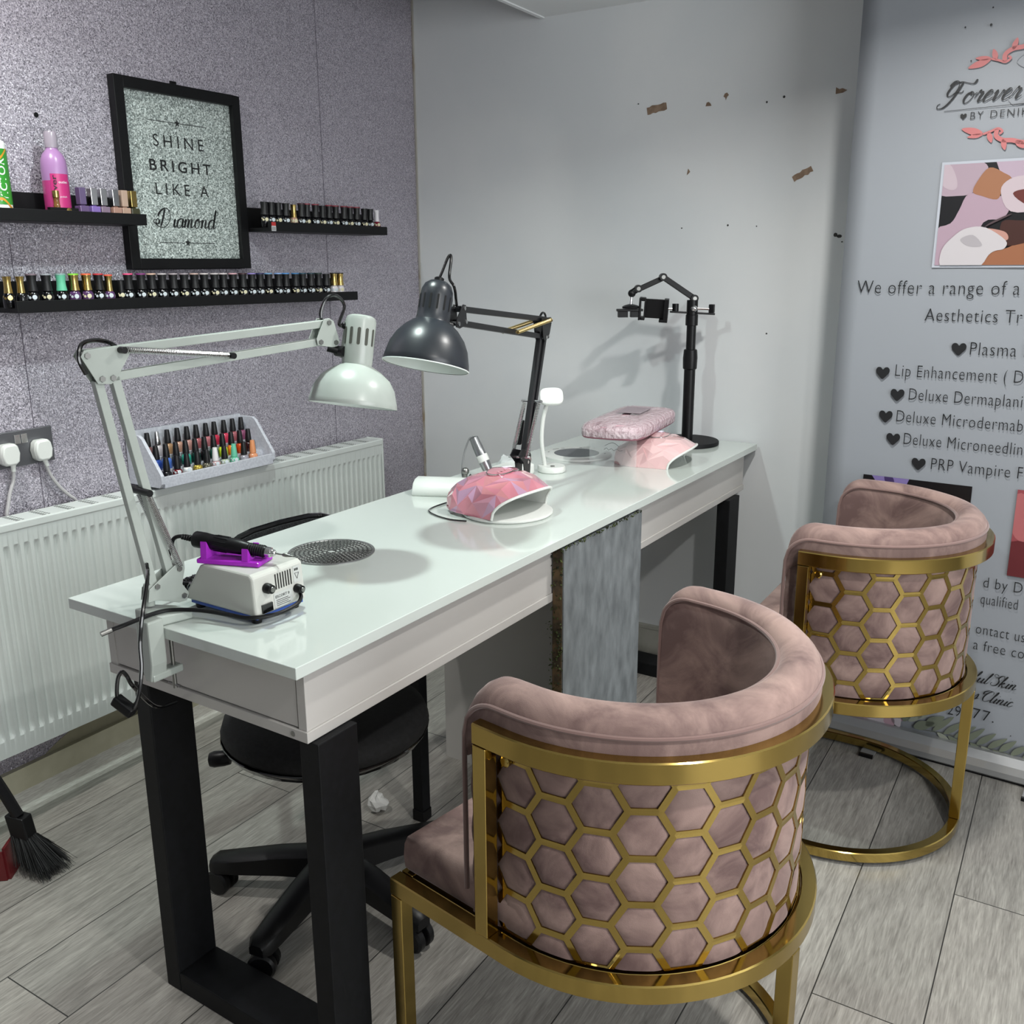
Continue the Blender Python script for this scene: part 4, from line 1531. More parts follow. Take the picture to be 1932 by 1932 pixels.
for sgn, v0 in ((1, 1.797), (-1, 1.649)):
    om = MB()
    leaf(.300, v0 + sgn * .008, .05, .016, PI + sgn * .28)
    leaf(.300, v0 + sgn * .011, .034, .010, PI - sgn * .1)
    leaf(.312, v0 + sgn * .006, .026, .012, PI / 2 * sgn + .35)
    stroke(om, [(.30, v0 + sgn * .01), (.318, v0 + sgn * .004), (.332, v0 - sgn * .001), (.342, v0 + sgn * .006), (.336, v0 + sgn * .012)], bp(0, 0, E0), BU, BV, 1, .003, .005, const=True)
    stroke(om, [(.330, v0 + sgn * .0), (.330, v0 + sgn * .016), (.345, v0 + sgn * .026), (.365, v0 + sgn * .028), (.39, v0 + sgn * .034), (.41, v0 + sgn * .026)], bp(0, 0, E0), BU, BV, 1, .006, .010, const=True)
    leaf(.345, v0 + sgn * .024, .026, .012, sgn * 1.3)
    leaf(.372, v0 + sgn * .030, .03, .014, sgn * .6)
    build('rose_ornament', om, mat('rose_banner_ink', '#b26a6a', .5), sheet, smooth=0, recalc=False)


def photo(name, u0, v0, u1, v1, bg, shapes, e=.0042):
    m = MB()
    mats_ = [mat('photo_' + bg.strip('#'), bg, .4)]
    m.add([bp(u0, v0, e), bp(u1, v0, e), bp(u1, v1, e), bp(u0, v1, e)], [(0, 1, 2, 3)])
    for i, (col, pts) in enumerate(shapes):
        m.cur = i + 1
        mats_.append(mat('photo_' + col.strip('#'), col, .4))
        P = catmull([(x, y, 0) for x, y in pts], 4, True)
        P = [(min(max(p.x, 0), 1), min(max(p.y, 0), 1)) for p in P]
        m.add([bp(u0 + (u1 - u0) * x, v0 + (v1 - v0) * y, e + .0003 * (i + 1)) for x, y in P], [tuple(range(len(P)))])
    return build(name, m, mats_, sheet, smooth=0, recalc=False)


photo('gloved_hands_photo', .2217, 1.334, .56, 1.574, '#0e0e12', [
    ('#9c8a95', [(-.05, 1.05), (.2, 1.04), (.29, .96), (.27, .86), (.21, .72), (.12, .69), (-.05, .73)]),
    ('#aa9ba3', [(.02, 1.03), (.08, .9), (.1, .78), (.06, .75), (0, .8), (-.03, .95)]),
    ('#a392a0', [(.42, 1.08), (.36, .94), (.45, .84), (.62, .82), (1.1, .8), (1.1, 1.1)]),
    ('#9d8794', [(.19, .71), (.38, .68), (.46, .58), (.42, .45), (.30, .42), (.2, .1), (-.05, -.05), (-.05, .33), (.08, .42), (.13, .55)]),
    ('#8f6349', [(.30, .95), (.40, .89), (.45, .83), (.40, .72), (.37, .64), (.27, .68), (.21, .72), (.23, .82)]),
    ('#b0a2a8', [(.39, .72), (.44, .83), (.56, .86), (.8, .84), (1.1, .7), (1.1, .5), (.7, .52), (.47, .52)]),
    ('#5b2a26', [(.47, .69), (.56, .73), (.7, .70), (.9, .62), (.75, .54), (.58, .57)]),
    ('#8a5a40', [(.28, -.06), (.36, .12), (.48, .17), (.62, .28), (.85, .36), (1.1, .3), (1.1, -.1)]),
    ('#3a201b', [(.42, .42), (.56, .43), (.8, .44), (.75, .30), (.6, .22), (.45, .20)]),
    ('#a97f74', [(.32, .36), (.44, .33), (.475, .27), (.45, .24), (.33, .28)]),
    ('#b3aeb1', [(.12, .30), (.2, .37), (.32, .37), (.46, .24), (.455, .16), (.40, .14), (.36, .1), (.29, -.03), (.06, -.05), (.04, .15)]),
    ('#9a9599', [(.16, .26), (.24, .3), (.31, .2), (.26, .18), (.2, .2)]),
    ('#46383c', [(.31, .375), (.33, .385), (.47, .485), (.455, .49), (.35, .42)])])
photo('photo_white_border', .2155, 1.328, .56, 1.58, '#a9adb6', [], .0039)
photo('treatment_photo', .094, .55, .3675, .777, '#100d10', [('#76689a', [(.08, 1.1), (.15, .9), (.35, .8), (.42, 1.1)]), ('#3d2f58', [(.2, 1.0), (.25, .86), (.3, .9), (.28, 1.0)]),
                                                             ('#7a4a38', [(.6, .8), (.75, .86), (.95, .8), (.95, .3), (.6, .3)])])
photo('lips_photo', .472, .555, .70, .783, '#8a4248', [('#a35e60', [(0, .95), (.2, .85), (.3, .6), (.2, .4), (0, .5)]), ('#5c2328', [(0, .4), (.4, .35), (.8, .2), (1, .1), (0, 0)])])
# painted flowers and leaf sprays along the foot of the print
fl = MB()
mats_ = [mat('leaf_print_olive', '#6c7263', .5), mat('leaf_print_pale', '#8d9184', .5), mat('petal_print_pink', '#a88a95', .5), mat('petal_print_pale', '#b3aab0', .5), mat('stem_print', '#56594f', .5)]


def leafp(mi, u, v, L, wd, ang, e=0.):
    fl.cur = mi
    blob(fl, [(0, 0), (L * .35, wd * .5), (L * .75, wd * .3), (L, 0), (L * .7, -wd * .35), (L * .3, -wd * .45)], bp(u, v, .0042 + e), BU, BV, 1, ang, 3)


for u, v, r, mi in ((.12, .10, .05, 2), (.17, .09, .05, 3), (.215, .085, .04, 2), (.235, .09, .035, 3), (.06, .09, .05, 3)):
    for k in range(6):
        leafp(mi if k % 2 else (3 if mi == 2 else 2), u, v, r, r * .8, k * 1.05, .0002 * (k + 1))
for u, v, L, a, mi in ((.262, .08, .06, 1.3, 0), (.275, .085, .065, .9, 1), (.25, .085, .06, 1.7, 1), (.29, .07, .06, .5, 0), (.30, .10, .055, 1.1, 1), (.32, .085, .06, .7, 0)):
    leafp(mi, u, v, L, .028, a, .0015)
fl.cur = 4
stroke(fl, [(.31, .068), (.38, .075), (.45, .066), (.52, .062), (.60, .05)], bp(0, 0, .0045), BU, BV, 1, .002, .002, const=True)
for k in range(9):
    u = .34 + k * .028
    v = .074 - .002 * k
    leafp(0, u, v, .075 - .003 * k, .017, .85 - .05 * (k % 3), .0006)
    leafp(0 if k % 2 else 1, u + .012, v - .002, .05, .016, -.55, .0007)
build('printed_flowers', fl, mats_, sheet, smooth=0, recalc=False)

# ================================================================== DUSTPAN BRUSH, TISSUE, SCRAPS
dp = thing('dustpan', 'red dustpan standing at the left photo edge beside the skirting', 'dustpan', (-1.97, .98, 0))
m_ = MB()
dc = Vector((-1.985, .965, 0))
m_.hexa([dc + Vector(p) for p in ((-.13, -.13, .001), (.045, .012, .001), (.012, .055, .001), (-.16, -.09, .001))], [dc + Vector(p) for p in ((-.13, -.13, .006), (.045, .012, .006), (.012, .055, .006), (-.16, -.09, .006))])
m_.hexa([dc + Vector(p) for p in ((.045, .012, .001), (.050, .016, .001), (.016, .06, .001), (.012, .055, .001))], [dc + Vector(p) for p in ((.035, .012, .075), (.040, .016, .075), (.006, .06, .075), (.002, .055, .075))])
m_.hexa([dc + Vector(p) for p in ((-.13, -.13, .001), (.045, .012, .001), (.048, .008, .001), (-.127, -.134, .001))], [dc + Vector(p) for p in ((-.13, -.13, .04), (.038, .012, .07), (.041, .008, .07), (-.127, -.134, .04))])
build('pan', m_, mat('red_plastic', '#5a1418', .35), dp, smooth=0)
br2 = thing('hand_brush', 'black bristled hand brush clipped to the red dustpan, left photo edge', 'brush', (-1.94, 1.02, .0))
hb_ = MB()
P0, P1 = Vector((-1.985, 1.035, .16)), Vector((-1.925, 1.035, .095))
hb_.hexa([Vector(p) for p in ((-1.960, 1.005, .085), (-1.915, 1.02, .075), (-1.925, 1.05, .075), (-1.970, 1.035, .085))], [Vector(p) for p in ((-1.975, 1.005, .135), (-1.930, 1.02, .13), (-1.94, 1.05, .13), (-1.985, 1.035, .135))])
build('brush_head', hb_, M_blackplastic, br2, smooth=0, bevel=.003)
build('handle', MB().tube(catmull([(-1.955, 1.027, .13), (-1.99, 1.015, .2), (-2.03, 1.0, .27), (-2.06, .985, .33)], 5), [.013] * 15 + [.010], 10), M_blackplastic, br2)
bs = MB()
rnd = random.Random(5)
for k in range(1500):
    u, v = rnd.random(), rnd.random()
    p0 = Vector((-1.965, 1.008, .10)).lerp(Vector((-1.918, 1.022, .085)), u) + Vector((-.006, .026, 0)) * v
    p1 = p0 + Vector((.030 + .035 * u + rnd.uniform(-.008, .012), -.012 + .05 * v + rnd.uniform(-.008, .01), -.088 + rnd.uniform(0, .03)))
    p1.z = max(.002, p1.z)
    sd_ = Vector((rnd.uniform(-1, 1), rnd.uniform(-1, 1), .2)).normalized() * .0011
    bs.add([p0 - sd_, p0 + sd_, p1 + sd_ * .4, p1 - sd_ * .4], [(0, 1, 2, 3)])
bso = build('bristles', bs, mat('black_bristle', '#0a0a0b', .7), br2, smooth=0, recalc=False)
bso['kind'] = 'stuff'
tp = MB()
rnd = random.Random(11)
c0 = Vector((-1.398, 1.623, .024))
ring = []
for i in range(7):
    for k in range(12):
        ph, th = PI * i / 6, 2 * PI * k / 12
        r = .026 * rnd.uniform(.7, 1.15)
        ring.append(c0 + Vector((r * math.sin(ph) * math.cos(th), r * math.sin(ph) * math.sin(th), max(-.023, r * math.cos(ph)))))
tp.add(ring, [(i * 12 + k, i * 12 + (k + 1) % 12, (i + 1) * 12 + (k + 1) % 12, (i + 1) * 12 + k) for i in range(6) for k in range(12)])
tag(build('crumpled_tissue', tp, mat('tissue_white', '#cfcfcc', .9), None, (-1.398, 1.623, 0), smooth=0), 'crumpled white tissue ball on the floor beneath the desk', 'tissue')

# ================================================================== THINGS ON THE DESK
Z0 = ZT + .0003
# --- dust extractor grille let into the near end of the desk
gc = T(.347, .441, Z0)
M_grille = mat('grille_grey_metal', '#8b8c8b', .4, .7)
gr = thing('dust_fan_grille', 'round grey metal dust extractor grille set into the desk top below the lamps', 'grille', gc)
build('rim', MB().lathe([(.0865, 0), (.0865, .0016), (.081, .0022), (.080, .0)], gc, 64, closed_ends=False), M_grille, gr, smooth=30)
build('dark_well', MB().lathe([(0, .0001), (.0805, .0002)], gc, 48, closed_ends=False), mat('grille_well_grey', '#a9aba8', .6), gr, smooth=0, recalc=False)
wm = MB()
for k in range(1, 9):
    r = .081 * k / 9
    P = []
    nb = max(6, int(2 * PI * r / .0085))
    m = nb * 4
    for i in range(m):
        a = 2 * PI * i / m
        rr = r + .0022 * abs(math.sin(a * nb / 2 + (k % 2) * PI / 2)) - .001
        P.append(gc + Vector((rr * math.cos(a), rr * math.sin(a), .0012)))
    wm.tube(P, .00125, 4, closed=True)
    for i in range(nb):
        a = 2 * PI * (i + .5 * (k % 2)) / nb
        wm.tube([gc + Vector((r * math.cos(a), r * math.sin(a), .0010)), gc + Vector(((r + .009) * math.cos(a), (r + .009) * math.sin(a), .0010))], .0011, 4)
build('wire_mesh', wm, mat('grille_wire_dark', '#4a4b4a', .45, .6), gr, smooth=40)

# --- white dust collector plate at the far end
pc = T(.405, 1.56, Z0)
dcp = thing('dust_collector', 'flat round white dust collector with a dark fan disc near the far desk end', 'dust collector', pc)
build('plate', MB().lathe([(0, .006), (.098, .006), (.104, .004), (.105, 0), (0, 0)], pc, 56), M_whitepl, dcp, smooth=30)
build('fan_disc', MB().lathe([(0, .0064), (.066, .0064), (.068, .0060)], pc, 40, closed_ends=False), mottled('fan_mesh_grey', '#4e5054', '#6a6c70', .5, 500), dcp, smooth=0, recalc=False)
mk = MB()
for a, r, l in ((2.6, .082, .010), (2.9, .085, .022), (3.5, .085, .008), (1.9, .082, .008), (.4, .085, .010)):
    q = pc + Vector((r * math.cos(a), r * math.sin(a), .0063))
    d = Vector((math.cos(a + 1.3), math.sin(a + 1.3), 0)) * l * .5
    e = Vector((-d.y, d.x, 0)).normalized() * .0022
    mk.add([q - d - e, q + d - e, q + d + e, q - d + e], [(0, 1, 2, 3)])
build('button_marks', mk, mat('grey_print', '#5f6163', .5), dcp, smooth=0, recalc=False)


# --- UV nail dryers
def dryer(label, ctr, yaw, W, L, H, z0, mats, rnd_seed, inner, gname, front_set=.05):
    """ctr: desk (a, b) of the middle of its footprint; local x = towards the opening"""
    rn = random.Random(rnd_seed)
    base = T(ctr[0], ctr[1], z0)
    t = thing('nail_dryer', label, 'nail lamp', base)
    fx = Vector((math.cos(yaw), math.sin(yaw), 0))
    fy = Vector((-fx.y, fx.x, 0))

    def P(x, y, z):
        return base + fx * x + fy * y + Vector((0, 0, z))

    def shell(u, th, k):
        wv = W / 2 * (1 - .02 * u) if u < .55 else W / 2 * (1 - .02 * u) * math.sqrt(max(.0, 1 - ((u - .55) / .62) ** 2.4))
        hv = H * (.66 + .34 * math.sin(u / .35 * PI / 2)) if u < .35 else H * math.sqrt(max(.02, 1 - ((u - .35) / .78) ** 2.2))
        c, s = math.cos(th), math.sin(th)
        y = -math.copysign(abs(c) ** .85, c) * wv * k
        z = abs(s) ** .62 * hv * (k if k < 1 else 1)
        x = L / 2 - L * u - (front_set * (s ** 1.3)) * (1 - u) ** 1.2
        return [x, y, z]
    nu, nt_ = 6, 12
    G = []
    for i in range(nu + 1):
        u = i / nu
        row = []
        for j in range(nt_ + 1):
            th = PI * j / nt_
            if 0 < j < nt_ and 0 < i < nu:
                th += rn.uniform(-.07, .07) + (.12 if i % 2 else -.12)
                uu = u + rn.uniform(-.05, .05)
            else:
                uu = u
            row.append(shell(uu, th, 1.))
        G.append(row)
    m = MB()
    idx = {}
    for i in range(nu):
        for j in range(nt_):
            a, b, c, d = G[i][j], G[i][j + 1], G[i + 1][j + 1], G[i + 1][j]
            for tri in (((a, b, c), (a, c, d)) if (i + j) % 2 else ((a, b, d), (b, c, d))):
                m.cur = rn.randrange(len(mats))
                m.add([P(*q) for q in tri], [(0, 1, 2)])
    m.cur = 0
    m.add([P(*q) for q in G[nu]], [tuple(range(nt_ + 1))])
    body = build('faceted_cover', m, mats, t, smooth=0)
    # white inner shell with rim
    k = .93
    rows = []
    for u in (0, .25, .5, .75, .92):
        rows.append([P(*shell(u, PI * j / 20, k if u > 0 else .965)) for j in range(21)])
    im = MB().grid(rows)
    im.add([P(*shell(.92, PI * j / 20, k)) for j in range(21)], [tuple(range(21))])
    build('inner_shell', im, inner, t, smooth=50, recalc=False)
    rim = [P(*[q + dq for q, dq in zip(shell(0, PI * j / 24, .985), (.001, 0, 0))]) for j in range(25)]
    build('white_rim', MB().tube(rim, .0032, 8), inner, t)
    led = MB()
    for u, th in ((.25, .5), (.25, .9), (.3, PI - .5), (.3, PI - .9), (.5, .6), (.5, PI - .6)):
        q = shell(u, th, .90)
        led.sphere(P(*q), .004, 8, 6)
    build('led_bead', led, mat('led_bead_yellow', '#cfc9a0', .3), t)
    # oval control panel on the crown
    pcx = L / 2 - L * .30
    zc = shell(.36, PI / 2, 1)[2] + .002
    pm = MB()
    n = 28
    ring = [P(pcx + .030 * math.cos(2 * PI * i / n), .045 * math.sin(2 * PI * i / n), zc + .0015 - .05 * abs(.030 * math.cos(2 * PI * i / n)) - .12 * abs(.045 * math.sin(2 * PI * i / n))) for i in range(n)]
    pm.add(ring + [P(pcx, 0, zc + .004)], [(i, (i + 1) % n, n) for i in range(n)])
    skirt = [q - Vector((0, 0, .012)) for q in ring]
    pm.add(ring + skirt, [(i, (i + 1) % n, n + (i + 1) % n, n + i) for i in range(n)])
    pnl = build('control_panel', pm, mats[0], t, smooth=50)
    build('panel_trim', MB().tube(ring, .0014, 6, closed=True), M_chrome, pnl)
    dm = MB()
    dm.add([P(pcx + x, y, zc + .0050 - .09 * abs(y)) for x, y in ((-.006, .004), (.004, .004), (.004, .034), (-.006, .034))], [(0, 1, 2, 3)])
    scr_ = build('lit_display', dm, mat('lit_display', '#d8d4f0', .3, Emission_Color=(.85, .8, 1, 1), Emission_Strength=.9), pnl, smooth=0, recalc=False)
    bt_ = MB()
    for q in range(4):
        bt_.lathe([(.0026, 0), (.0026, .0012), (0, .0014)], P(pcx + .012, -.030 + q * .012, zc + .0022 - .055 * abs(-.030 + q * .012) - .3 * .0), 8)
    build('button', bt_, mat('pink_button', '#c9969f', .3), pnl)
    return t


M_p1 = mat('iridescent_pink', '#cf8492', .12, .15, Coat_Weight=.8, Coat_Roughness=.04)
M_p2 = mat('iridescent_rose', '#c68a9c', .12, .15, Coat_Weight=.8, Coat_Roughness=.04)
M_p3 = mat('iridescent_salmon', '#d08c92', .12, .15, Coat_Weight=.8, Coat_Roughness=.04)
M_p4 = mat('iridescent_lilac_pink', '#c29ab6', .12, .15, Coat_Weight=.8, Coat_Roughness=.04)
M_blush = mat('blush_pink_gloss', '#d9b3b4', .16, 0, Coat_Weight=.6, Coat_Roughness=.05)
M_blush2 = mat('blush_pink_gloss_light', '#dbb7b7', .16, 0, Coat_Weight=.6, Coat_Roughness=.05)
tray = MB().lathe([(0, 0), (.103, 0), (.106, .003), (.106, .006), (.102, .0085), (0, .0085)], T(.215, .885, Z0), 56)
tag(build('round_base_plate', tray, M_whitepl, None, T(.215, .885, Z0), smooth=40), 'thin round white plate under the iridescent pink nail lamp', 'plate')
YA = math.atan2(-(_s), (_c))
dryer('faceted iridescent pink nail lamp on a white round plate, middle of the desk', (.258, .888), math.radians(-8), .200, .160, .090, Z0 + .0087, [M_p1, M_p2, M_p3, M_p1, M_p4], 4, M_whitepl, 'g', -.055)
dryer('pale blush pink nail lamp under the padded arm rest at the far desk end', (.185, 1.592), math.radians(8), .205, .160, .080, Z0, [M_blush, M_blush2], 9, M_whitepl, 'g', -.055)
lp = catmull([T(.34, .945, Z0 + .004), T(.372, .93, Z0 + .0022), T(.385, .87, Z0 + .0022), T(.379, .802, Z0 + .0022), T(.336, .771, Z0 + .0022), T(.285, .759, Z0 + .0022), T(.245, .764, Z0 + .003)], 6)
tag(build('lamp_lead', MB().tube(lp, .0019, 6), M_blackgloss, None, T(.36, .86, Z0)), 'thin black lead looping on the desk left of the iridescent pink nail lamp', 'cable')

# --- white bolster
bo_ = MB()
bc0 = T(.505, .895, Z0)
bd = (T(.386, .945, Z0) - bc0).normalized()
bnn = Vector((-bd.y, bd.x, 0))
if bnn.y < 0:
    bnn = -bnn
sect = [(0, 0), (.078, 0), (.082, .006), (.080, .02), (.070, .033), (.052, .039), (.030, .038), (.012, .031), (.002, .018), (-.003, .006)]
secs = []
for t_, k in ((0, .93), (.004, 1), (.05, 1.), (.10, 1.), (.150, 1.), (.154, .93)):
    secs.append([bc0 + bd * t_ + bnn * (.04 + (x - .04) * k) + Vector((0, 0, z * k)) for x, z in sect])
n = len(sect)
bo_.add([p for s in secs for p in s], [(i * n + q, i * n + (q + 1) % n, (i + 1) * n + (q + 1) % n, (i + 1) * n + q) for i in range(5) for q in range(n)] + [tuple(range(n - 1, -1, -1)), tuple(5 * n + q for q in range(n))])
tag(build('hand_bolster', bo_, mat('white_leatherette', '#d5d9d5', .4), None, T(.45, .94, Z0), smooth=50), 'white padded hand bolster at the wall side behind the iridescent pink nail lamp', 'cushion')

# --- acrylic stand with wrapped arm rest
CA = math.atan2(.057, .438)


def cu(x, y, z):
    """x across, y along the arm rest, around its centre"""
    a = .262 - x * math.cos(CA) + y * math.sin(CA)
    b = 1.628 + x * math.sin(CA) + y * math.cos(CA)
    return T(a, b, z)


ast = thing('acrylic_stand', 'clear acrylic stand carrying the pink wrapped arm rest, far desk end', 'stand', cu(0, 0, Z0))
M_acr = mat('clear_acrylic', '#e8eeee', .05, Alpha=.16, Specular_IOR_Level=.8)
for yy in (-.155, .15):
    ol = [(-.068, Z0), (-.025, Z0), (-.018, Z0 + .012), (0, Z0 + .016), (.018, Z0 + .012), (.025, Z0), (.068, Z0), (.070, Z0 + .01), (.070, Z0 + .078), (-.070, Z0 + .078), (-.070, Z0 + .01)]
    m_ = MB()
    m_.prism(ol, lambda u, v, t: cu(u, t, v), yy, yy + .004)
    build('side_pane', m_, M_acr, ast, smooth=0)
build('top_pane', MB().box((-.070, -.155, Z0 + .0783), (.070, .154, Z0 + .082), cu), M_acr, ast, smooth=0)
lg_ = MB()
stroke(lg_, [(.02, Z0 + .056), (0, Z0 + .066), (-.024, Z0 + .056)], cu(0, -.1553, 0), cu(1, 0, 0) - cu(0, 0, 0), Vector((0, 0, 1)), 1, .0008, .0012, const=True)
put_text(lg_, 'Nails', cu(-.022, -.1553, Z0 + .042), cu(1, 0, 0) - cu(0, 0, 0), Vector((0, 0, 1)), .009, .04, -.02, 1, .3) if False else stroke(lg_, [(-.026, Z0 + .044), (-.018, Z0 + .05), (-.012, Z0 + .044), (-.004, Z0 + .049), (.004, Z0 + .044), (.012, Z0 + .049), (.02, Z0 + .044), (.03, Z0 + .046)], cu(0, -.1553, 0), cu(1, 0, 0) - cu(0, 0, 0), Vector((0, 0, 1)), 1, .0006, .001, const=True)
build('etched_mark', lg_, mat('grey_print', '#5f6163', .5), ast, smooth=0, recalc=False)
arz = Z0 + .0825
ar = thing('arm_rest', 'pink padded arm rest wrapped in clear plastic film on the acrylic stand', 'arm rest', cu(0, 0, arz))
ol = []
for i in range(40):
    a = 2 * PI * i / 40
    ol.append((math.copysign(abs(math.cos(a)) ** .35, math.cos(a)) * .092, math.copysign(abs(math.sin(a)) ** .3, math.sin(a)) * .205))


def slab(mb, lv):
    rr = [[cu(x * k, y * (1 - (1 - k) * .5), arz + z) for x, y in ol] for k, z in lv]
    n = len(ol)
    mb.add([p for r in rr for p in r], [(i * n + q, i * n + (q + 1) % n, (i + 1) * n + (q + 1) % n, (i + 1) * n + q) for i in range(len(lv) - 1) for q in range(n)] + [tuple(range(n - 1, -1, -1)), tuple((len(lv) - 1) * n + q for q in range(n))])
    return mb


build('base_pad', slab(MB(), [(.97, 0), (1, .003), (1, .010), (.985, .012)]), mat('dusky_rose_leatherette', '#8d5a68', .45), ar, smooth=50)
build('top_pad', slab(MB(), [(.985, .0122), (1.0, .016), (1.0, .025), (.95, .034), (.80, .040), (.5, .043)]), mat('pink_leatherette', '#c9a0ab', .4), ar, smooth=50)
wr = MB()
rn = random.Random(8)
rows = []
for k, z in ((1.012, .006), (1.015, .014), (1.015, .027), (.96, .0365), (.86, .041), (.72, .0445), (.55, .046), (.35, .0475), (.12, .0485)):
    rows.append([cu(x * k + rn.uniform(-.001, .001), y * (1 - (1 - k) * .8) + rn.uniform(-.001, .001), arz + z + rn.uniform(-.0013, .0013)) for x, y in ol])
n = len(ol)
wr.add([p for r in rows for p in r], [(i * n + q, i * n + (q + 1) % n, (i + 1) * n + (q + 1) % n, (i + 1) * n + q) for i in range(len(rows) - 1) for q in range(n)])
M_film = mottled('clear_film', '#e9e2e6', '#f4eef1', .12, 40, bump=1., bscale=70, Alpha=.42, Specular_IOR_Level=1.)
M_film.node_tree.nodes['Bump'].inputs['Distance'].default_value = .02
build('plastic_film', wr, M_film, ar, smooth=0)
build('paper_label', MB().box((-.04, -.02, .0488), (.035, .10, .0494), lambda x, y, z: cu(x, y, arz + z)), mat('grey_pink_label', '#9d8f96', .6), ar, smooth=0)

# --- phone stand at the far end
PB = Vector((-1.06, 2.80, Z0))
ps = thing('phone_stand', 'black overhead phone stand with a round foot at the far end of the desk', 'phone stand', PB)
build('foot', MB().lathe([(0, 0), (.098, 0), (.100, .002), (.100, .010), (.098, .0125), (0, .013)], PB, 56), M_blackmatt, ps, smooth=40)
build('pole', MB().cyl(PB + Vector((0, 0, .013)), PB + Vector((0, 0, .255)), .0175, None, 20).cyl(PB + Vector((0, 0, .255)), PB + Vector((0, 0, .405)), .0145, None, 20), M_blackplastic, ps, smooth=40)
build('height_collar', MB().lathe([(.0185, .235), (.0215, .238), (.0225, .27), (.0205, .295), (.0185, .297)], PB, 20), M_blackplastic, ps)
build('top_collar', MB().lathe([(.0165, .37), (.019, .371), (.019, .402), (.017, .404), (.017, .447), (0, .448)], PB, 20), M_blackplastic, ps)
piv = PB + Vector((.004, .003, .452))
apx, a2_, bl = Vector((-1.139, 2.751, 1.302)), Vector((-1.203, 2.712, 1.268)), Vector((-1.219, 2.702, 1.256))


def bar(mb, p, q, w, h):
    d = (q - p).normalized()
    up_ = Vector((0, 0, 1))
    s_ = d.cross(up_).normalized()
    u_ = s_.cross(d)
    def sq(c):
        return [c + s_ * x * w / 2 + u_ * z * h / 2 for x, z in ((-1, -1), (1, -1), (1, 1), (-1, 1))]
    return mb.hexa(sq(p), sq(q))


build('lower_arm', bar(MB(), piv, apx, .014, .017), M_blackplastic, ps, smooth=0, bevel=.002)
build('upper_arm', bar(MB(), apx + Vector((.002, .014, 0)), a2_ + Vector((.002, .012, 0)), .013, .016), M_blackplastic, ps, smooth=0, bevel=.002)
sdir = (apx - piv).cross(Vector((0, 0, 1))).normalized()
for q in (piv, apx, a2_):
    j = MB().cyl(q - sdir * .012, q + sdir * .012, .0115, None, 16)
    jo = build('joint', j, M_blackplastic, ps)
    build('joint_screw', MB().cyl(q - sdir * .0125, q + sdir * .0135, .006, None, 12), M_steel, jo)
hd = MB().tube([a2_, bl, bl + Vector((0, 0, -.010))], .010, 12)
build('ball_head', hd.sphere(bl + Vector((0, 0, -.002)), .012, 14, 10), M_blackplastic, ps)
build('ball_stem', MB().cyl(bl + Vector((.0, 0, -.01)), Vector((-1.221, 2.701, 1.222)), .0038, None, 10), M_chrome, ps)
build('shoe_disc', MB().lathe([(0, 0), (.026, .001), (.027, .006), (.02, .010), (.006, .014), (0, .014)], (-1.221, 2.701, 1.208), 24), M_blackplastic, ps)
xd = Vector((.84, .54, 0)).normalized()
yd = Vector((-xd.y, xd.x, 0))
sh = MB()
c0 = Vector((-1.226, 2.699, 1.192))
sh.box((-.038, -.012, .008), (.042, .012, .0155), lambda x, y, z: c0 + xd * x + yd * y + Vector((0, 0, z)))
sh.box((-.034, -.010, -.010), (-.004, .010, .008), lambda x, y, z: c0 + xd * x + yd * y + Vector((0, 0, z)))
sh.box((.004, -.010, -.010), (.036, .010, .008), lambda x, y, z: c0 + xd * x + yd * y + Vector((0, 0, z)))
build('accessory_shoe', sh, M_blackplastic, ps, smooth=0, bevel=.001)
# phone clamp hanging under the cross bar
cc = Vector((-1.160, 2.738, 1.206))
nd = (Vector((.35, -.93, -.1))).normalized()
cx_ = Vector((.93, .35, 0)).normalized()
cz_ = cx_.cross(nd).normalized()
if cz_.z < 0:
    cz_ = -cz_


def cl(x, z, t):
    xr = x * math.cos(.06) + z * math.sin(.06)
    zr = -x * math.sin(.06) + z * math.cos(.06)
    return cc + cx_ * xr + cz_ * zr - nd * t


cm = MB()
cm.box((-.026, -.028, .0), (.030, .030, .008), lambda x, z, t: cl(x, z, t))
build('clamp_plate', cm, M_blackplastic, ps, smooth=0, bevel=.001)
for x0_, x1_ in ((-.046, -.030), (.030, .046)):
    j = MB()
    if x0_ < 0:
        j.box((-.046, -.034, -.020), (-.040, .034, .010), lambda x, z, t: cl(x, z, t))
        j.box((-.040, .024, -.014), (-.026, .034, .010), lambda x, z, t: cl(x, z, t))
        j.box((-.040, -.034, -.014), (-.026, -.024, .010), lambda x, z, t: cl(x, z, t))
        j.box((-.030, -.024, -.014), (-.026, .024, .002), lambda x, z, t: cl(x, z, t))
    else:
        j.box((.030, -.034, -.020), (.044, .034, .010), lambda x, z, t: cl(x, z, t))
        j.box((.018, -.036, -.024), (.044, -.028, .004), lambda x, z, t: cl(x, z, t))
    build('clamp_jaw', j, M_blackplastic, ps, smooth=0, bevel=.0015)
b0_, b1_ = Vector((-1.118, 2.765, 1.198)), Vector((-1.000, 2.836, 1.190))
build('cross_bar', bar(MB(), b0_, b1_, .010, .006), M_blackplastic, ps, smooth=0, bevel=.001)
build('clamp_bolt', MB().cyl(Vector((-1.135, 2.755, 1.206)), Vector((-1.098, 2.777, 1.208)), .003, None, 8), M_chrome, ps)
build('bolt_knob', MB().cyl(Vector((-1.104, 2.773, 1.200)), Vector((-1.104, 2.773, 1.222)), .010, None, 12), M_blackplastic, ps)
build('side_bolt', MB().cyl(Vector((-1.045, 2.795, 1.208)), Vector((-1.012, 2.816, 1.206)), .0035, None, 8).sphere(Vector((-1.048, 2.785, 1.208)), .010, 12, 8), M_chrome, ps)
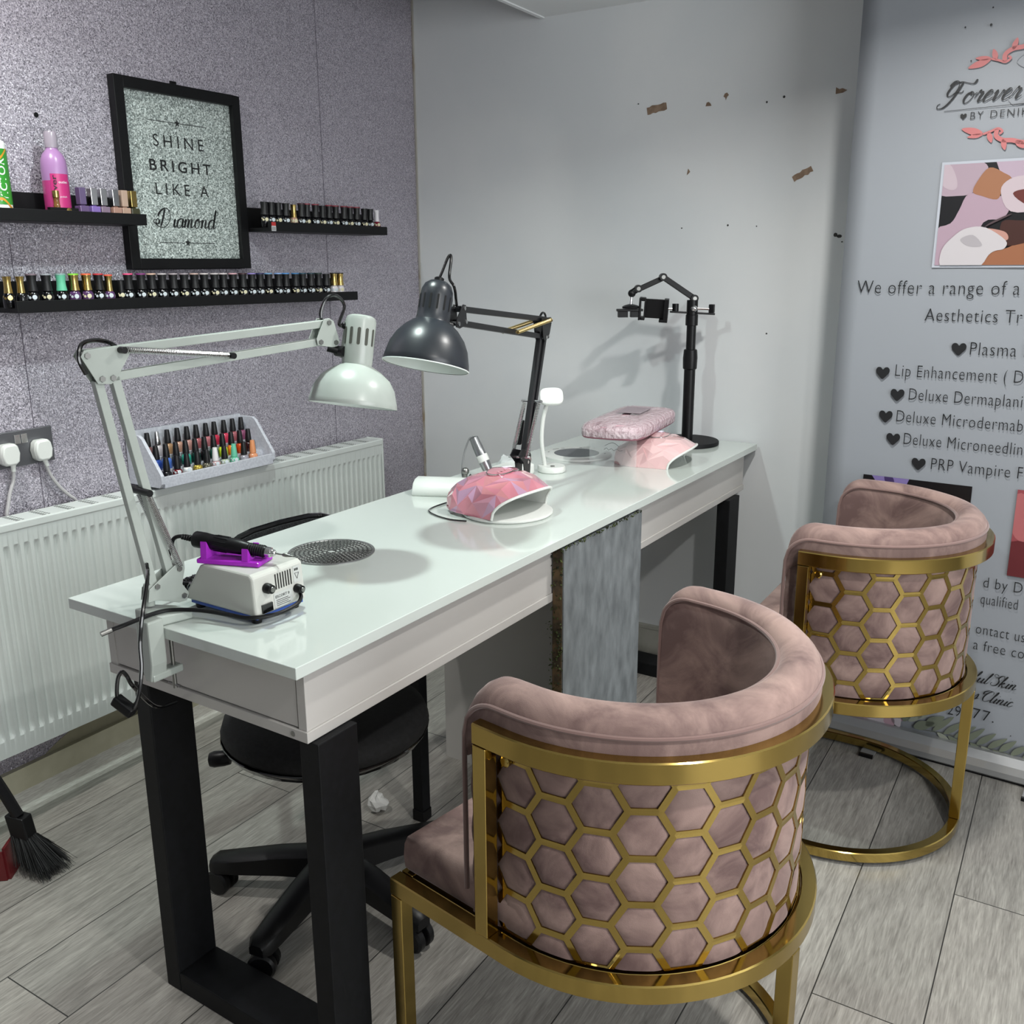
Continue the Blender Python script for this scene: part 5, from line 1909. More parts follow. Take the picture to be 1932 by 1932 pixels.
build('side_knob', MB().box((-.008, -.007, -.013), (.008, .007, .013), lambda x, y, z: Vector((-1.005, 2.821, 1.207)) + Vector((x, y, z))), M_blackplastic, ps, smooth=0, bevel=.002)

# --- small white LED lamp
ub = T(.352, 1.320, Z0)
ul = thing('small_led_lamp', 'small white flexible-neck lamp standing beside the white dust collector', 'lamp', ub)
build('base', MB().lathe([(0, 0), (.037, 0), (.039, .002), (.039, .014), (.037, .017), (0, .017)], ub, 32, sx=1.0, sy=.95), M_whitepl, ul, smooth=40)
nk = catmull([ub + Vector((-.018, -.005, .014)), Vector((-1.253, 2.205, .868)), Vector((-1.251, 2.207, .926)), Vector((-1.243, 2.212, .968)), Vector((-1.236, 2.216, .985))], 8)
build('neck', MB().tube(nk, .0058, 10), M_whitepl, ul)
hc = Vector((-1.231, 2.219, .995))
hn = Vector((.35, -.60, .78)).normalized()
hx_ = Vector((.84, .54, .0)).normalized()
hx_ = (hx_ - hn * hx_.dot(hn)).normalized()
hy_ = hn.cross(hx_)
ol2 = [(math.copysign(abs(math.cos(2 * PI * i / 28)) ** .6, math.cos(2 * PI * i / 28)) * .032, math.copysign(abs(math.sin(2 * PI * i / 28)) ** .6, math.sin(2 * PI * i / 28)) * .029) for i in range(28)]
hm_ = MB()
hm_.prism(ol2, lambda u, v, t: hc + hx_ * u + hy_ * v + hn * t, -.006, .003)
build('head', hm_, M_whitepl, ul, smooth=40, bevel=.002)
build('diffuser', MB().prism([(u * .93, v * .93) for u, v in ol2], lambda u, v, t: hc + hx_ * u + hy_ * v + hn * t, .003, .0042), mat('white_diffuser', '#eef0ef', .4, Specular_IOR_Level=.3), ul, smooth=0)
build('power_button', MB().lathe([(.006, 0), (.006, .002), (0, .0022)], ub + Vector((.010, -.012, .0171)), 12), M_steel, ul)

# --- second drill: silver handpiece in a clear holder, its lead, cables in a clear bag
d0, d1 = Vector((-1.262, 1.950, .832)), Vector((-1.303, 1.944, .920))
hpv = (d1 - d0).normalized()
hp = thing('drill_handpiece', 'silver nail drill handpiece standing in a clear holder behind the iridescent pink lamp', 'nail drill', d0)
build('grip', MB().lathe([(0, 0), (.010, 0), (.013, .012), (.0145, .03), (.0145, .048), (.0135, .05), (.0135, .07), (.0115, .095), (.006, .098), (0, .099)], d0, 18, axis=hpv), mat('brushed_silver', '#a2a4a6', .3, .9), hp)
build('twist_ring', MB().lathe([(.0151, .030), (.0151, .046), (.0147, .048)], d0, 18, axis=hpv, closed_ends=False), M_whitepl, hp, smooth=40)
ld = catmull([d1 + hpv * .002, Vector((-1.312, 1.938, .915)), Vector((-1.322, 1.930, .880)), Vector((-1.322, 1.918, .840)), Vector((-1.316, 1.915, .818)), Vector((-1.305, 1.935, .806))], 6)
build('lead', MB().tube(ld, .0022, 6), mat('grey_lead', '#77797a', .4), hp)
hol = thing('handpiece_holder', 'clear plastic holder around the silver drill handpiece', 'holder', T(.46, 1.13, Z0))
build('tube', MB().lathe([(.0185, 0), (.0215, .0), (.0205, .045), (.0190, .045), (.0175, .002)], Vector((-1.252, 1.950, Z0)).lerp(Vector((-1.252, 1.950, Z0)), 1), 20, axis=hpv), M_acr, hol, smooth=50)
build('support_post', MB().tube([Vector((-1.312, 1.915, Z0)), Vector((-1.310, 1.915, .835))], .006, 10).sphere(Vector((-1.310, 1.915, .836)), .010, 12, 8), M_steel, hol)
du = thing('drill_control_unit', 'small white drill control box half hidden behind the iridescent pink nail lamp', 'control box', T(.42, 1.20, Z0))
build('body', MB().box((.375, 1.17, Z0), (.455, 1.27, Z0 + .030), T), M_whitepl, du, smooth=0, bevel=.006)
cj = MB()
rn = random.Random(2)
P = [T(.47 + rn.uniform(-.02, .02), 1.09 + rn.uniform(-.03, .04), Z0 + .004 + rn.uniform(0, .012)) for _ in range(9)]
cj.tube(catmull(P, 6), .0028, 6)
tag(build('cable_bundle', cj, M_blackplastic, None, T(.47, 1.1, Z0)), 'small tangle of black lead beside the clear drill holder', 'cable')
bg = MB()
rn = random.Random(6)
bgc = T(.455, 1.27, Z0)
rows = []
for i in range(6):
    rows.append([bgc + Vector((.045 * math.cos(a) * (1 - .10 * i) * rn.uniform(.85, 1.15), .06 * math.sin(a) * (1 - .10 * i) * rn.uniform(.85, 1.15), .008 * i * rn.uniform(.8, 1.1))) for a in [2 * PI * k / 14 for k in range(14)]])
bg.add([p for r in rows for p in r], [(i * 14 + q, i * 14 + (q + 1) % 14, (i + 1) * 14 + (q + 1) % 14, (i + 1) * 14 + q) for i in range(5) for q in range(14)] + [tuple(70 + q for q in range(14))])
tag(build('plastic_bag', bg, mat('cloudy_film', '#dfe3e3', .15, Alpha=.55), None, bgc, smooth=0), 'crumpled clear plastic bag behind the black lamp base', 'plastic bag')

# --- drill machine at the near end
dm_ = thing('drill_machine', 'white nail drill machine with blue base and knobs at the near end of the desk', 'drill machine', T(.25, .14, Z0))
A0, A1, B0_, B1_ = .168, .335, .082, .192
zf = Z0 + .008
bm0 = MB()
pr = [(A0, zf + .006), (A1, zf + .006), (A1 + .001, zf + .022), (A1 - .037, zf + .072), (A1 - .047, zf + .076), (A0 + .012, zf + .076), (A0 + .004, zf + .071)]
bm0.prism(pr, lambda u, v, t: T(u, t, v), B0_, B1_)
M_box = mat('drill_box_white', '#bbbcb6', .34)
dbody = build('housing', bm0, M_box, dm_, smooth=0, bevel=.005, bseg=3)
build('blue_base', MB().box((A0 + .004, B0_ + .004, zf), (A1 - .004, B1_ - .004, zf + .0058), T), mat('blue_plastic', '#2c4fa3', .3), dm_, smooth=0, bevel=.001)
for a, b in ((A0 + .016, B0_ + .014), (A1 - .016, B0_ + .014), (A0 + .016, B1_ - .014), (A1 - .016, B1_ - .014)):
    build('rubber_foot', MB().lathe([(.008, 0), (.0095, .008), (0, .008)], T(a, b, Z0), 14), M_blackplastic, dm_)


def face(b, z, e=0.):
    return T(A0 - e + (.004 * (z - zf - .006) / .065), b, z)


FU = (T(A0, 1, 0) - T(A0, 0, 0)).normalized()
FV = Vector((0, 0, 1))
FN = (T(-1, 0, 0) - T(0, 0, 0)).normalized()
kb = MB()
for b, z, r in ((B0_ + .026, zf + .049, .0085), (B1_ - .020, zf + .030, .0075)):
    k_ = build('control_knob', MB().lathe([(r, 0), (r, .008), (r * .85, .010), (r * .85, .014), (0, .015)], face(b, z, .0004), 16, axis=FN), M_blackplastic, dm_)
    build('knob_cap', MB().lathe([(r * .55, 0), (r * .5, .0012), (0, .0013)], face(b, z, .0154), 12, axis=FN), M_steel, k_)
vt = MB()
for k in range(7):
    b = B0_ + .046 + k * .0055
    vt.add([face(b, zf + .040, .0006), face(b + .0024, zf + .040, .0006), face(b + .0024, zf + .066, .0006), face(b, zf + .066, .0006)], [(0, 1, 2, 3)])
build('vent_slots', vt, mat('dark_hollow', '#141312', .9), dbody, smooth=0, recalc=False)
rk_ = MB()
rk_.box((0, 0, 0), (1, 1, 1), lambda x, y, z: face(B0_ + .012 + .022 * x, zf + .010 + .014 * y, .0002 + .003 * z))
build('rocker_switch', rk_, M_blackgloss, dm_, smooth=0)
lb = MB()
lb.add([face(b, z, .0005) for b, z in ((B0_ + .040, zf + .010), (B0_ + .080, zf + .010), (B0_ + .080, zf + .035), (B0_ + .040, zf + .035))], [(0, 1, 2, 3)])
lb.add([face(b, z, .0005) for b, z in ((B1_ - .024, zf + .040), (B1_ - .009, zf + .040), (B1_ - .009, zf + .068), (B1_ - .024, zf + .068))], [(0, 1, 2, 3)])
lbo = build('rating_label', lb, mat('silver_label', '#b9bcb9', .4), dbody, smooth=0, recalc=False)
lx = MB()
put_text(lx, 'ESCORT II', face(B0_ + .043, zf + .026, .0009), FU, FV, .0045, .030, .0, 1.0)
for k in range(4):
    z = zf + .013 + k * .003
    lx.add([face(B0_ + .044, z, .0009), face(B0_ + .074 - .004 * (k % 2), z, .0009), face(B0_ + .074 - .004 * (k % 2), z + .0008, .0009), face(B0_ + .044, z + .0008, .0009)], [(0, 1, 2, 3)])
stroke(lx, [(B1_ - .021, zf + .057), (B1_ - .012, zf + .057), (B1_ - .0165, zf + .046)], face(0, 0, .0009) , FU, FV, 1, .0007, .0007, sub=1, closed=True, const=True) if False else None
tri = [face(B1_ - .021, zf + .056, .0009), face(B1_ - .012, zf + .056, .0009), face(B1_ - .0165, zf + .046, .0009)]
lx.tube(tri, .0005, 4, closed=True)
for k in range(3):
    lx.add([face(B1_ - .021 + .003 * k, zf + .060, .0009), face(B1_ - .019 + .003 * k, zf + .060, .0009), face(B1_ - .019 + .003 * k, zf + .064, .0009), face(B1_ - .021 + .003 * k, zf + .064, .0009)], [(0, 1, 2, 3)])
build('label_print', lx, M_black, lbo, smooth=0, recalc=False)
# purple cradle holding the handpiece
H0, H1 = Vector((-1.231, 1.000, .904)), Vector((-1.088, 1.047, .888))
hv = (H1 - H0).normalized()
hs = hv.cross(Vector((0, 0, 1))).normalized()
hu = hs.cross(hv)
zt_ = zf + .0765
pur = thing('handpiece_cradle', 'translucent purple cradle on top of the white drill machine', 'cradle', T(.25, .13, zt_))
M_pur = mat('purple_translucent_plastic', '#cb3fe6', .1, Transmission_Weight=.45, IOR=1.3)
fl_ = Vector((hv.x, hv.y, 0)).normalized()
fs_ = Vector((hs.x, hs.y, 0)).normalized()
cb = H0.lerp(H1, .47)
cb = Vector((cb.x, cb.y, zt_))
bs_ = MB().box((-.056, -.025, 0), (.056, .025, .008), lambda x, y, z: cb + fl_ * x + fs_ * y + Vector((0, 0, z)))
build('tray', bs_, M_pur, pur, smooth=0, bevel=.002)
for xx, top in ((-.044, .036), (.030, .031)):
    lo_z = None
    cz_h = (H0 + hv * ((xx + .052) * 1.0)).z
    ax_c = H0.lerp(H1, .47) + hv * xx
    hh = ax_c.z - zt_
    ol = [(-.022, .0072), (.022, .0072), (.019, hh + .006)]
    for k in range(9):
        a = -.35 - (PI - .7) * k / 8
        ol.append((.0135 * math.cos(a), hh + .0135 * math.sin(a)))
    ol.append((-.019, hh + .006))
    m_ = MB()
    m_.prism(ol, lambda u, v, t: cb + fl_ * t + fs_ * u + Vector((0, 0, v)), xx - .006, xx + .006)
    build('cradle_arm', m_, M_pur, pur, smooth=0, bevel=.001)
hd_ = thing('drill_handpiece', 'black nail drill handpiece with a steel bit lying in the purple cradle', 'nail drill', H0)
build('body', MB().lathe([(0, -.001), (.0125, 0), (.0138, .002), (.0140, .018), (.0128, .034), (.0132, .036), (.0128, .060), (.0125, .064), (.0130, .066), (.0124, .084), (.0105, .096), (.0096, .098), (.0092, .128), (.0085, .13)], H0, 24, axis=hv), M_blackplastic, hd_, smooth=40)
gg = MB()
for k in range(7):
    gg.lathe([(.0096, .099 + k * .004), (.0103, .1 + k * .004), (.0103, .1015 + k * .004), (.0096, .1025 + k * .004)], H0, 20, axis=hv, closed_ends=False)
for k in range(12):
    a = 2 * PI * k / 12
    o_ = hs * math.cos(a) * .0130 + hu * math.sin(a) * .0130
    gg.tube([H0 + hv * .038 + o_, H0 + hv * .062 + o_], .0011, 5)
build('grip_ribs', gg, M_black, hd_, smooth=40)
build('chuck', MB().lathe([(.0086, .130), (.0086, .138), (.006, .139), (.006, .143), (.0035, .146), (0, .146)], H0, 18, axis=hv), M_chrome, hd_, smooth=40)
build('bit', MB().lathe([(.0014, .146), (.0014, .158), (.003, .160), (.0034, .164), (.0002, .182)], H0, 12, axis=hv), M_steel, hd_)
cbl = catmull([H0 - hv * .0, H0 - hv * .016 + Vector((0, 0, .002)), H0 - hv * .035 + Vector((-.002, -.002, -.004)), Vector((-1.275, .985, .884)), Vector((-1.290, .985, .850)), Vector((-1.292, 1.0, .818)), T(.385, .15, Z0 + .014)], 6)
build('lead', MB().tube(cbl, .0034, 8), M_blackplastic, hd_)
sr = MB()
for k in range(5):
    c_ = H0 - hv * (.003 + k * .0045)
    sr.lathe([(.0052 - .0003 * k, 0), (.0060 - .0003 * k, .001), (.0060 - .0003 * k, .0022), (.0052 - .0003 * k, .0032)], c_, 12, axis=-hv)
build('strain_relief', sr, M_blackplastic, hd_, smooth=30)
hl = MB()
P = []
pa = [T(.372, .118, Z0 + .014), T(.366, .165, Z0 + .014), T(.376, .21, Z0 + .014)]
ctr = catmull(pa, 40)
for i, p in enumerate(ctr):
    a = i * .95
    P.append(p + Vector((math.cos(a) * .0105, 0, math.sin(a) * .0105)))
hl.tube(P, .0024, 6)
P = []
pa = [T(.398, .12, Z0 + .014), T(.400, .15, Z0 + .014), T(.402, .195, Z0 + .014)]
for i, p in enumerate(catmull(pa, 36)):
    a = i * .95
    P.append(p + Vector((math.cos(a) * .0105, 0, math.sin(a) * .0105)))
hl2 = MB().tube(P, .0024, 6)
cc_ = thing('coiled_lead', 'black coiled drill lead bunched behind the white drill machine', 'cable', T(.385, .16, Z0))
build('coil', hl, M_blackgloss, cc_)
build('coil', hl2, M_blackgloss, cc_)
pcd = [T(.166, .176, Z0 + .030), T(.158, .170, Z0 + .024), T(.150, .150, Z0 + .019), T(.152, .110, Z0 + .016), T(.175, .074, Z0 + .016), T(.215, .064, Z0 + .017), T(.262, .052, Z0 + .018), T(.296, .026, Z0 + .021), T(.308, .0, Z0 + .022), T(.312, -.048, Z0 + .019), T(.318, -.074, Z0 + .016)]
pwc = thing('power_cord', 'black drill power cord passing behind the white lamp clamp over the desk end', 'cable', T(.25, .05, Z0))
build('cord', MB().tube(catmull(pcd, 6), .0034, 8), M_blackplastic, pwc)
build('metal_tip', MB().cyl(T(.318, -.074, Z0 + .016), T(.322, -.090, Z0 + .013), .0042, .004, 10), M_steel, pwc)

# ================================================================== CLAMP LAMPS


def lamp_frame(base, th):
    d = Vector((math.cos(th), math.sin(th), 0))
    n = Vector((-d.y, d.x, 0))
    b = Vector((base[0], base[1], 0))
    return (lambda s, z, t=0.: b + d * s + n * t + Vector((0, 0, z))), d, n


def plate2(L_, pts, half, th, m, name, root, holes=None):
    mb = MB()
    for t in (-half, half):
        mb.prism(pts, lambda u, v, q: L_(u, v, q), t - th / 2, t + th / 2)
    return build(name, mb, m, root, smooth=0, bevel=.0006)


def rod(L_, s0, z0, s1, z1, w, t, m, name, root):
    """flat square bar in the lamp plane"""
    d = Vector((s1 - s0, z1 - z0))
    l = d.length
    e = Vector((-d.y, d.x)) / l * w / 2
    pts = [(s0 - e.x, z0 - e.y), (s1 - e.x, z1 - e.y), (s1 + e.x, z1 + e.y), (s0 + e.x, z0 + e.y)]
    mb = MB()
    mb.prism(pts, lambda u, v, q: L_(u, v, q), t - w / 2, t + w / 2)
    return build(name, mb, m, root, smooth=0, bevel=.001)


def shade_part(root, rimc, axis, rr, m_out, m_in, prof, neck, inner):
    build('shade', MB().lathe(prof, rimc, 48, axis=axis, closed_ends=False), m_out, root, smooth=50, recalc=False)
    return build('shade_lining', MB().lathe(inner, rimc, 48, axis=axis, closed_ends=False), m_in, root, smooth=50, recalc=False)


def helix(p, q, r, turns, wire, n=9):
    ax = (q - p)
    L = ax.length
    ax.normalize()
    u = ax.orthogonal().normalized()
    v = ax.cross(u)
    m = int(turns * n)
    return MB().tube([p + ax * (L * i / m) + (u * math.cos(2 * PI * i / n) + v * math.sin(2 * PI * i / n)) * r for i in range(m + 1)], wire, 5)


M_lining = mat('white_reflector_lining', '#dfe6e2', .5)
M_bulb = mat('frosted_bulb', '#f4f6f2', .3)

# --- white lamp, clamped on the near end of the desk
wl_ = thing('clamp_desk_lamp', 'white adjustable arm lamp clamped to the near end of the desk', 'lamp', T(.343, -.01, Z0))
LW, dW, nW = lamp_frame((-1.262, .923), math.radians(82))
cl_ = MB()
ol = [(.290, .803), (.322, .803), (.322, .740), (.312, .700), (.296, .700), (.290, .730)]
cl_.prism(ol, lambda u, v, t: T(u, t, v), -.030, -.0006)
cl_.hexa([T(a, b, ZT + .0004) for a, b in ((.300, -.005), (.285, .052), (.330, .056), (.362, .035), (.362, -.002))], [T(a, b, ZT + .019 - .10 * max(0, b)) for a, b in ((.300, -.005), (.285, .052), (.330, .056), (.362, .035), (.362, -.002))])
cl_.box((.292, -.028, .700), (.314, .030, .713), T)
build('clamp', cl_, M_lampwhite, wl_, smooth=0, bevel=.003)
scw = MB().cyl(T(.303, .018, .672), T(.303, .018, ZS - .003), .0036, None, 12)
so = build('clamp_screw', scw, M_steel, wl_)
build('screw_bar', MB().cyl(T(.290, .018, .678), T(.318, .018, .678), .0022, None, 8), M_steel, so)
build('post', MB().cyl(LW(0, .806), LW(0.002, .842), .0085, None, 16), M_lampwhite, wl_)
plate2(LW, [(-.004, .836), (.012, .846), (.050, .868), (.062, .868), (.062, .856), (.055, .830), (.066, .812), (.060, .800), (.046, .800), (.008, .815), (-.008, .815)], .011, .002, M_lampwhite, 'base_bracket', wl_)
tl = (-.057, 1.188)
rod(LW, .008, .838, -.046, 1.178, .0135, 0, M_lampwhite, 'lower_arm', wl_)
rod(LW, .040, .848, -.019, 1.182, .0135, 0, M_lampwhite, 'lower_arm', wl_)
plate2(LW, [(-.072, 1.216), (-.066, 1.225), (.006, 1.228), (.010, 1.222), (-.022, 1.176), (-.030, 1.172), (-.050, 1.174)], .011, .002, M_lampwhite, 'elbow_bracket', wl_)
rod(LW, -.060, 1.219, .392, 1.240, .0135, 0, M_lampwhite, 'upper_arm', wl_)
rod(LW, -.030, 1.181, .378, 1.208, .0135, 0, M_lampwhite, 'upper_arm', wl_)
plate2(LW, [(.386, 1.249), (.398, 1.250), (.408, 1.244), (.420, 1.205), (.412, 1.197), (.400, 1.197), (.368, 1.203), (.366, 1.214)], .011, .002, M_lampwhite, 'head_bracket', wl_)
bl_ = MB()
for s, z in ((.010, .838), (.052, .858), (.056, .810), (-.062, 1.217), (-.043, 1.181), (-.026, 1.181), (.396, 1.242), (.375, 1.208), (.410, 1.205)):
    b_ = MB().lathe([(.0048, -.0145), (.0048, .0145)], LW(s, z), 6, axis=nW)
    build('bolt', b_, M_steel, wl_, smooth=20)
for (s0, z0, t0), (s1, z1, t1), tn in ((( -.006, 1.222, -.017), (.176, 1.200, -.017), 62), ((-.006, 1.222, .017), (.176, 1.200, .017), 62)):
    build('spring', helix(LW(s0, z0, t0), LW(s1, z1, t1), .0046, tn, .0008), M_chrome, wl_)
build('spring_pin', MB().cyl(LW(.180, 1.199, -.026), LW(.180, 1.199, .026), .0052, None, 12), M_blackplastic, wl_)
build('spring_pin', MB().cyl(LW(-.010, 1.222, -.026), LW(-.010, 1.222, .026), .0052, None, 12), M_blackplastic, wl_)
for t in (-.015, .015):
    build('spring', helix(LW(.052, .862, t), LW(.010, .990, t), .0045, 46, .0008), M_chrome, wl_)
build('spring_pin', MB().cyl(LW(.004, .998, -.030), LW(.004, .998, .026), .0058, None, 12), M_blackplastic, wl_)
WR, WT_ = Vector((-1.167, 1.336, 1.088)), Vector((-1.168, 1.374, 1.252))
wax = (WT_ - WR).normalized()
Lh = (WT_ - WR).length
so_ = [(.0825, 0), (.0830, .001), (.0815, .010), (.075, .034), (.064, .052), (.047, .066), (.031, .075), (.0275, .077)]
si_ = [(.0822, .0004), (.0800, .010), (.0735, .033), (.0625, .050), (.046, .064), (.026, .072), (0, .0725)]
shade_part(wl_, WR, wax, .0825, M_lampwhite, M_lining, so_, None, si_)
nk_ = MB().lathe([(.0275, .076), (.0285, .080), (.0285, Lh - .010), (.026, Lh - .003), (.020, Lh), (0, Lh + .001)], WR, 36, axis=wax, closed_ends=False)
sock = build('lamp_neck', nk_, M_lampwhite, wl_, smooth=40)
# vent slots round the neck
vs_ = MB()
e1 = (rtv - wax * rtv.dot(wax)).normalized()
e2 = wax.cross(e1)
for k in range(12):
    a = 2 * PI * k / 12 + .12
    rad_ = e1 * math.cos(a) + e2 * math.sin(a)
    tg_ = wax.cross(rad_)
    P = []
    for q in range(14):
        b = 2 * PI * q / 14
        P.append(WR + rad_ * .02895 + tg_ * (.0031 * math.cos(b)) + wax * (.128 + .0031 * math.sin(b) + (.013 if math.sin(b) > 0 else -.013)))
    vs_.add(P, [tuple(range(14))])
build('vent_slots', vs_, mat('vent_shadow', '#4b4d46', .8), sock, smooth=0)
build('bulb', MB().sphere(WR + wax * .036, .026, 20, 12).cyl(WR + wax * .055, WR + wax * .0715, .013, None, 16), M_bulb, wl_)
# tilt joint between bracket and neck
jp = WR + wax * .100
jd = (LW(.414, 1.198) - jp)
ja = LW(.400, 1.196)
jn = (ja - (WR + wax * ((ja - WR).dot(wax)))).normalized()
je = WR + wax * .098 + jn * .031
build('tilt_joint', MB().tube([ja, ja.lerp(je, .5), je], .0075, 12).cyl(je - nW * .012, je + nW * .012, .010, None, 14), M_blackplastic, wl_)
ear = MB()
ep = [je - wax * .012, je + wax * .012, WR + wax * .155 + jn * .029, WR + wax * .150 + jn * .020, WR + wax * .085 + jn * .020]
ear.hexa([p - nW * .0015 for p in ep], [p + nW * .0015 for p in ep])
build('neck_lug', ear, M_lampwhite, wl_, smooth=0)
cw = catmull([LW(.392, 1.243, .004), LW(.392, 1.262, .004), LW(.404, 1.284, .002), LW(.425, 1.290), LW(.445, 1.270), WR + wax * .148 + jn * .040, WR + wax * .146 + jn * .028], 6)
cordm = build('head_cord', MB().tube(cw, .0032, 8), M_blackgloss, wl_)
build('cord_grommet', MB().sphere(WR + wax * .146 + jn * .030, .0065, 12, 8), M_blackplastic, cordm)
ce_ = catmull([LW(-.066, 1.190, -.010), LW(-.074, 1.212, -.010), LW(-.066, 1.233, -.006), LW(-.045, 1.238, -.002), LW(-.022, 1.234), LW(-.010, 1.226)], 6)
build('elbow_cord', MB().tube(ce_, .0034, 8), M_blackgloss, wl_)
sc2 = catmull([LW(-.004, .880, -.012), Vector((-1.222, .895, .868)), Vector((-1.197, .861, .824)), Vector((-1.194, .849, .780)), Vector((-1.187, .842, .744)), Vector((-1.185, .831, .705)), Vector((-1.189, .821, .682)), Vector((-1.196, .818, .678))], 6)
cd_ = build('switch_cord', MB().tube(sc2, .0032, 8), M_blackgloss, wl_)
sb_ = MB()
s0, s1 = Vector((-1.192, .820, .678)), Vector((-1.215, .814, .693))
sdv = (s1 - s0).normalized()
suv = Vector((0, 0, 1)) - sdv * sdv.z
suv.normalize()
ssv = sdv.cross(suv)
sb_.box((-.004, -.009, -.008), (.034, .009, .008), lambda x, y, z: s0 + sdv * x + ssv * y + suv * z)
build('inline_switch', sb_, M_blackplastic, cd_, smooth=0, bevel=.003)
sc3 = catmull([Vector((-1.216, .814, .693)), Vector((-1.217, .816, .712)), Vector((-1.216, .820, .730)), Vector((-1.212, .825, .738)), Vector((-1.206, .828, .732)), Vector((-1.200, .834, .712)), Vector((-1.215, .88, .655)), Vector((-1.27, .96, .615))], 6)
build('switch_cord', MB().tube(sc3, .0032, 8), M_blackgloss, wl_)

# --- black lamp standing behind the pink nail lamp
kb0 = Vector((-1.168, 1.968, Z0))
bl0 = thing('arm_desk_lamp', 'black adjustable arm lamp with domed shade standing behind the iridescent pink nail lamp', 'lamp', kb0)
LB, dB, nB = lamp_frame((-1.17, 1.961), math.radians(98))
M_charc = mottled('charcoal_lamp_enamel', '#23262b', '#262a30', .34, 14)
M_charcb = mat('black_lamp_arm', '#0f1013', .4)
build('foot', MB().lathe([(0, 0), (.058, 0), (.060, .003), (.058, .010), (.02, .016), (.010, .020), (.010, .05), (0, .05)], kb0, 36), M_charcb, bl0, smooth=40)
plate2(LB, [(-.012, .83), (.022, .83), (.030, .880), (.020, .892), (-.030, .905), (-.050, .892), (-.020, .870)], .011, .002, M_charcb, 'base_bracket', bl0)
rod(LB, .0, .862, .116, 1.172, .0125, 0, M_charcb, 'lower_arm', bl0)
rod(LB, .022, .862, .150, 1.176, .0125, 0, M_charcb, 'lower_arm', bl0)
plate2(LB, [(.100, 1.213), (.165, 1.212), (.172, 1.204), (.150, 1.160), (.120, 1.156), (.112, 1.164)], .011, .002, M_charcb, 'elbow_bracket', bl0)
rod(LB, .150, 1.207, -.338, 1.255, .0125, 0, M_charcb, 'upper_arm', bl0)
rod(LB, .124, 1.166, -.352, 1.228, .0125, 0, M_charcb, 'upper_arm', bl0)
plate2(LB, [(-.325, 1.262), (-.338, 1.264), (-.368, 1.236), (-.372, 1.220), (-.355, 1.216), (-.322, 1.222)], .011, .002, M_charcb, 'head_bracket', bl0)
for s, z in ((.006, .866), (.024, .868), (.160, 1.203), (.130, 1.164), (.146, 1.166), (-.334, 1.256), (-.328, 1.228), (-.362, 1.226)):
    build('bolt', MB().lathe([(.0045, -.0145), (.0045, .0145)], LB(s, z), 8, axis=nB), M_chrome, bl0, smooth=20)
for t in (-.019, .019):
    build('spring', helix(LB(.062, 1.006, t), LB(-.018, .884, t) if t < 0 else LB(-.018, .884, t), .0046, 40, .0011, 8), M_chrome, bl0)
    build('spring', helix(LB(.146, 1.206, t), LB(-.072, 1.190, t), .0042, 62, .001, 8), mat('brass_spring', '#a8956a', .25, 1.), bl0)
build('spring_pin', MB().cyl(LB(.064, 1.010, -.028), LB(.064, 1.010, .028), .0032, None, 10), M_chrome, bl0)
build('spring_pin', MB().cyl(LB(-.018, .882, -.028), LB(-.018, .882, .028), .0036, None, 10), M_chrome, bl0)
ks = catmull([LB(.120, 1.192, .010), LB(.150, 1.222, .008), LB(.170, 1.216, .006), LB(.168, 1.195, .008), LB(.150, 1.150, .010)], 6)
build('elbow_cord', MB().tube(ks, .0028, 8), M_blackgloss, bl0)
ic = MB().box((-.007, -.005, -.03), (.007, .005, .03), lambda x, y, z: LB(.055 + z * .35, .93 + z, .028 + x) + dB * y)
build('inline_switch', ic, M_blackplastic, bl0, smooth=0, bevel=.003)
BR = Vector((-1.144, 1.537, 1.144))
BT = Vector((-1.142, 1.587, 1.311))
kax = (BT - BR).normalized()
Lk = (BT - BR).length
ko = [(.0875, 0), (.0885, .0015), (.0865, .014), (.080, .040), (.070, .060), (.055, .078), (.040, .090), (.036, .092)]
ki = [(.0868, .0006), (.0848, .014), (.078, .039), (.068, .058), (.053, .075), (.035, .086), (0, .088)]
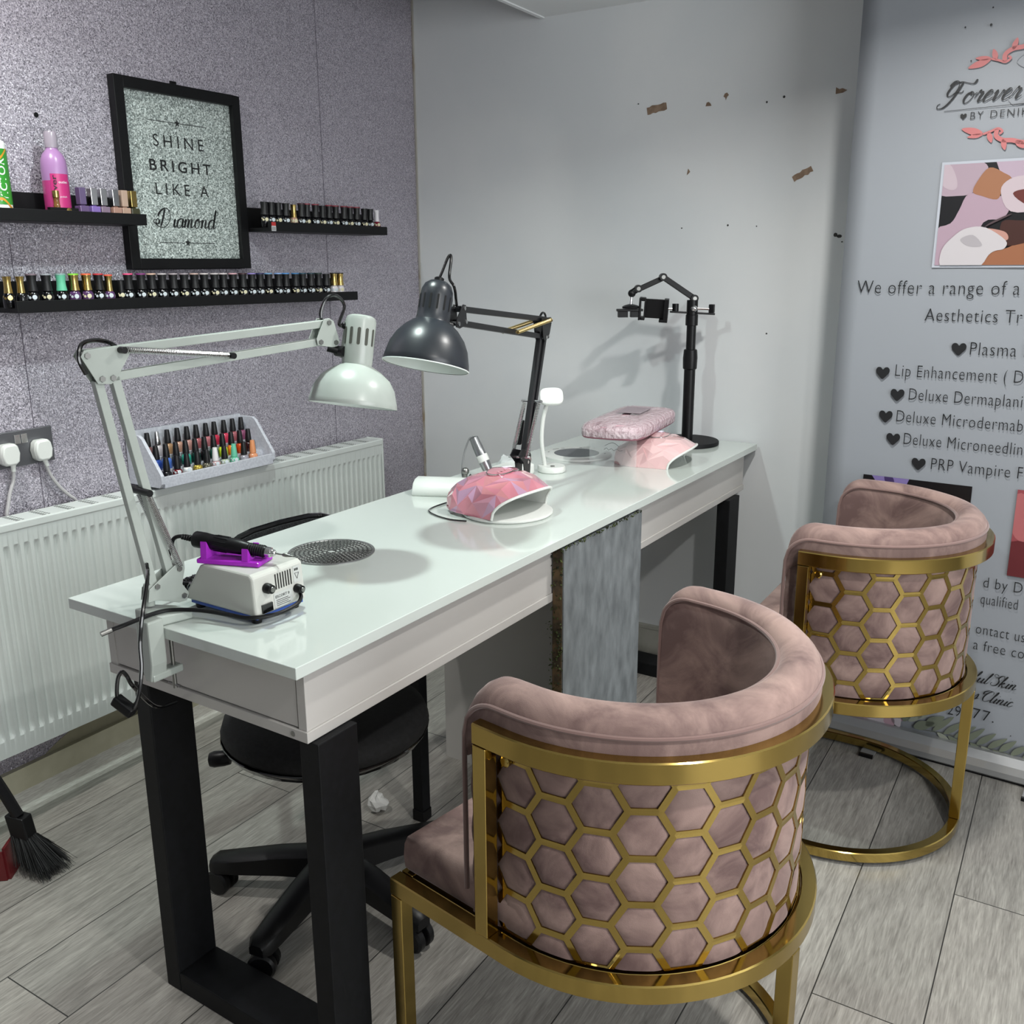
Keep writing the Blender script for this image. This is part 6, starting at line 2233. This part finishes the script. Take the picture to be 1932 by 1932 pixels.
shade_part(bl0, BR, kax, .0875, M_charc, M_lining, ko, None, ki)
build('rim_lip', MB().lathe([(.0868, -.0004), (.0888, -.0004), (.0890, .0012), (.0882, .002)], BR, 48, axis=kax, closed_ends=False), M_lining, bl0, smooth=50)
nk2 = MB().lathe([(.036, .091), (.0345, .094), (.0335, .11), (.0335, Lk - .034), (.032, Lk - .020), (.027, Lk - .008), (.018, Lk - .001), (0, Lk)], BR, 36, axis=kax, closed_ends=False)
nko = build('lamp_neck', nk2, M_charc, bl0, smooth=50)
e1 = (rtv - kax * rtv.dot(kax)).normalized()
e2 = kax.cross(e1)
vs_ = MB()
for k in range(14):
    a = 2 * PI * k / 14
    rad_ = e1 * math.cos(a) + e2 * math.sin(a)
    tg_ = kax.cross(rad_)
    P = []
    for q in range(12):
        b = 2 * PI * q / 12
        P.append(BR + rad_ * .0339 + tg_ * (.0021 * math.cos(b)) + kax * (.128 + .0021 * math.sin(b) + (.013 if math.sin(b) > 0 else -.013)))
    vs_.add(P, [tuple(range(12))])
build('vent_slots', vs_, mat('vent_black', '#040405', .8), nko, smooth=0)
build('bulb', MB().sphere(BR + kax * .045, .027, 20, 12).cyl(BR + kax * .062, BR + kax * .086, .013, None, 16), M_bulb, bl0)
build('cord_collar', MB().lathe([(.010, 0), (.010, .007), (.007, .009), (0, .009)], BT - kax * .001, 14, axis=kax), M_blackplastic, bl0)
lc = catmull([BT + kax * .007, BT + kax * .022 + e1 * .004, BT + kax * .048 + e1 * .010, BT + kax * .056 + e1 * .015, BT + kax * .044 + e1 * .018, BT + kax * .010 + e1 * .020, BT - kax * .010 + e1 * .034 - e2 * .01, LB(-.345, 1.262)], 6)
build('head_cord', MB().tube(lc, .0030, 8), M_blackgloss, bl0)
jb = LB(-.366, 1.222)
jn = (jb - (BR + kax * ((jb - BR).dot(kax)))).normalized()
jt = (jb - BR).dot(kax)
build('tilt_joint', MB().tube([jb, BR + kax * jt + jn * .034], .0075, 12), M_blackplastic, bl0)
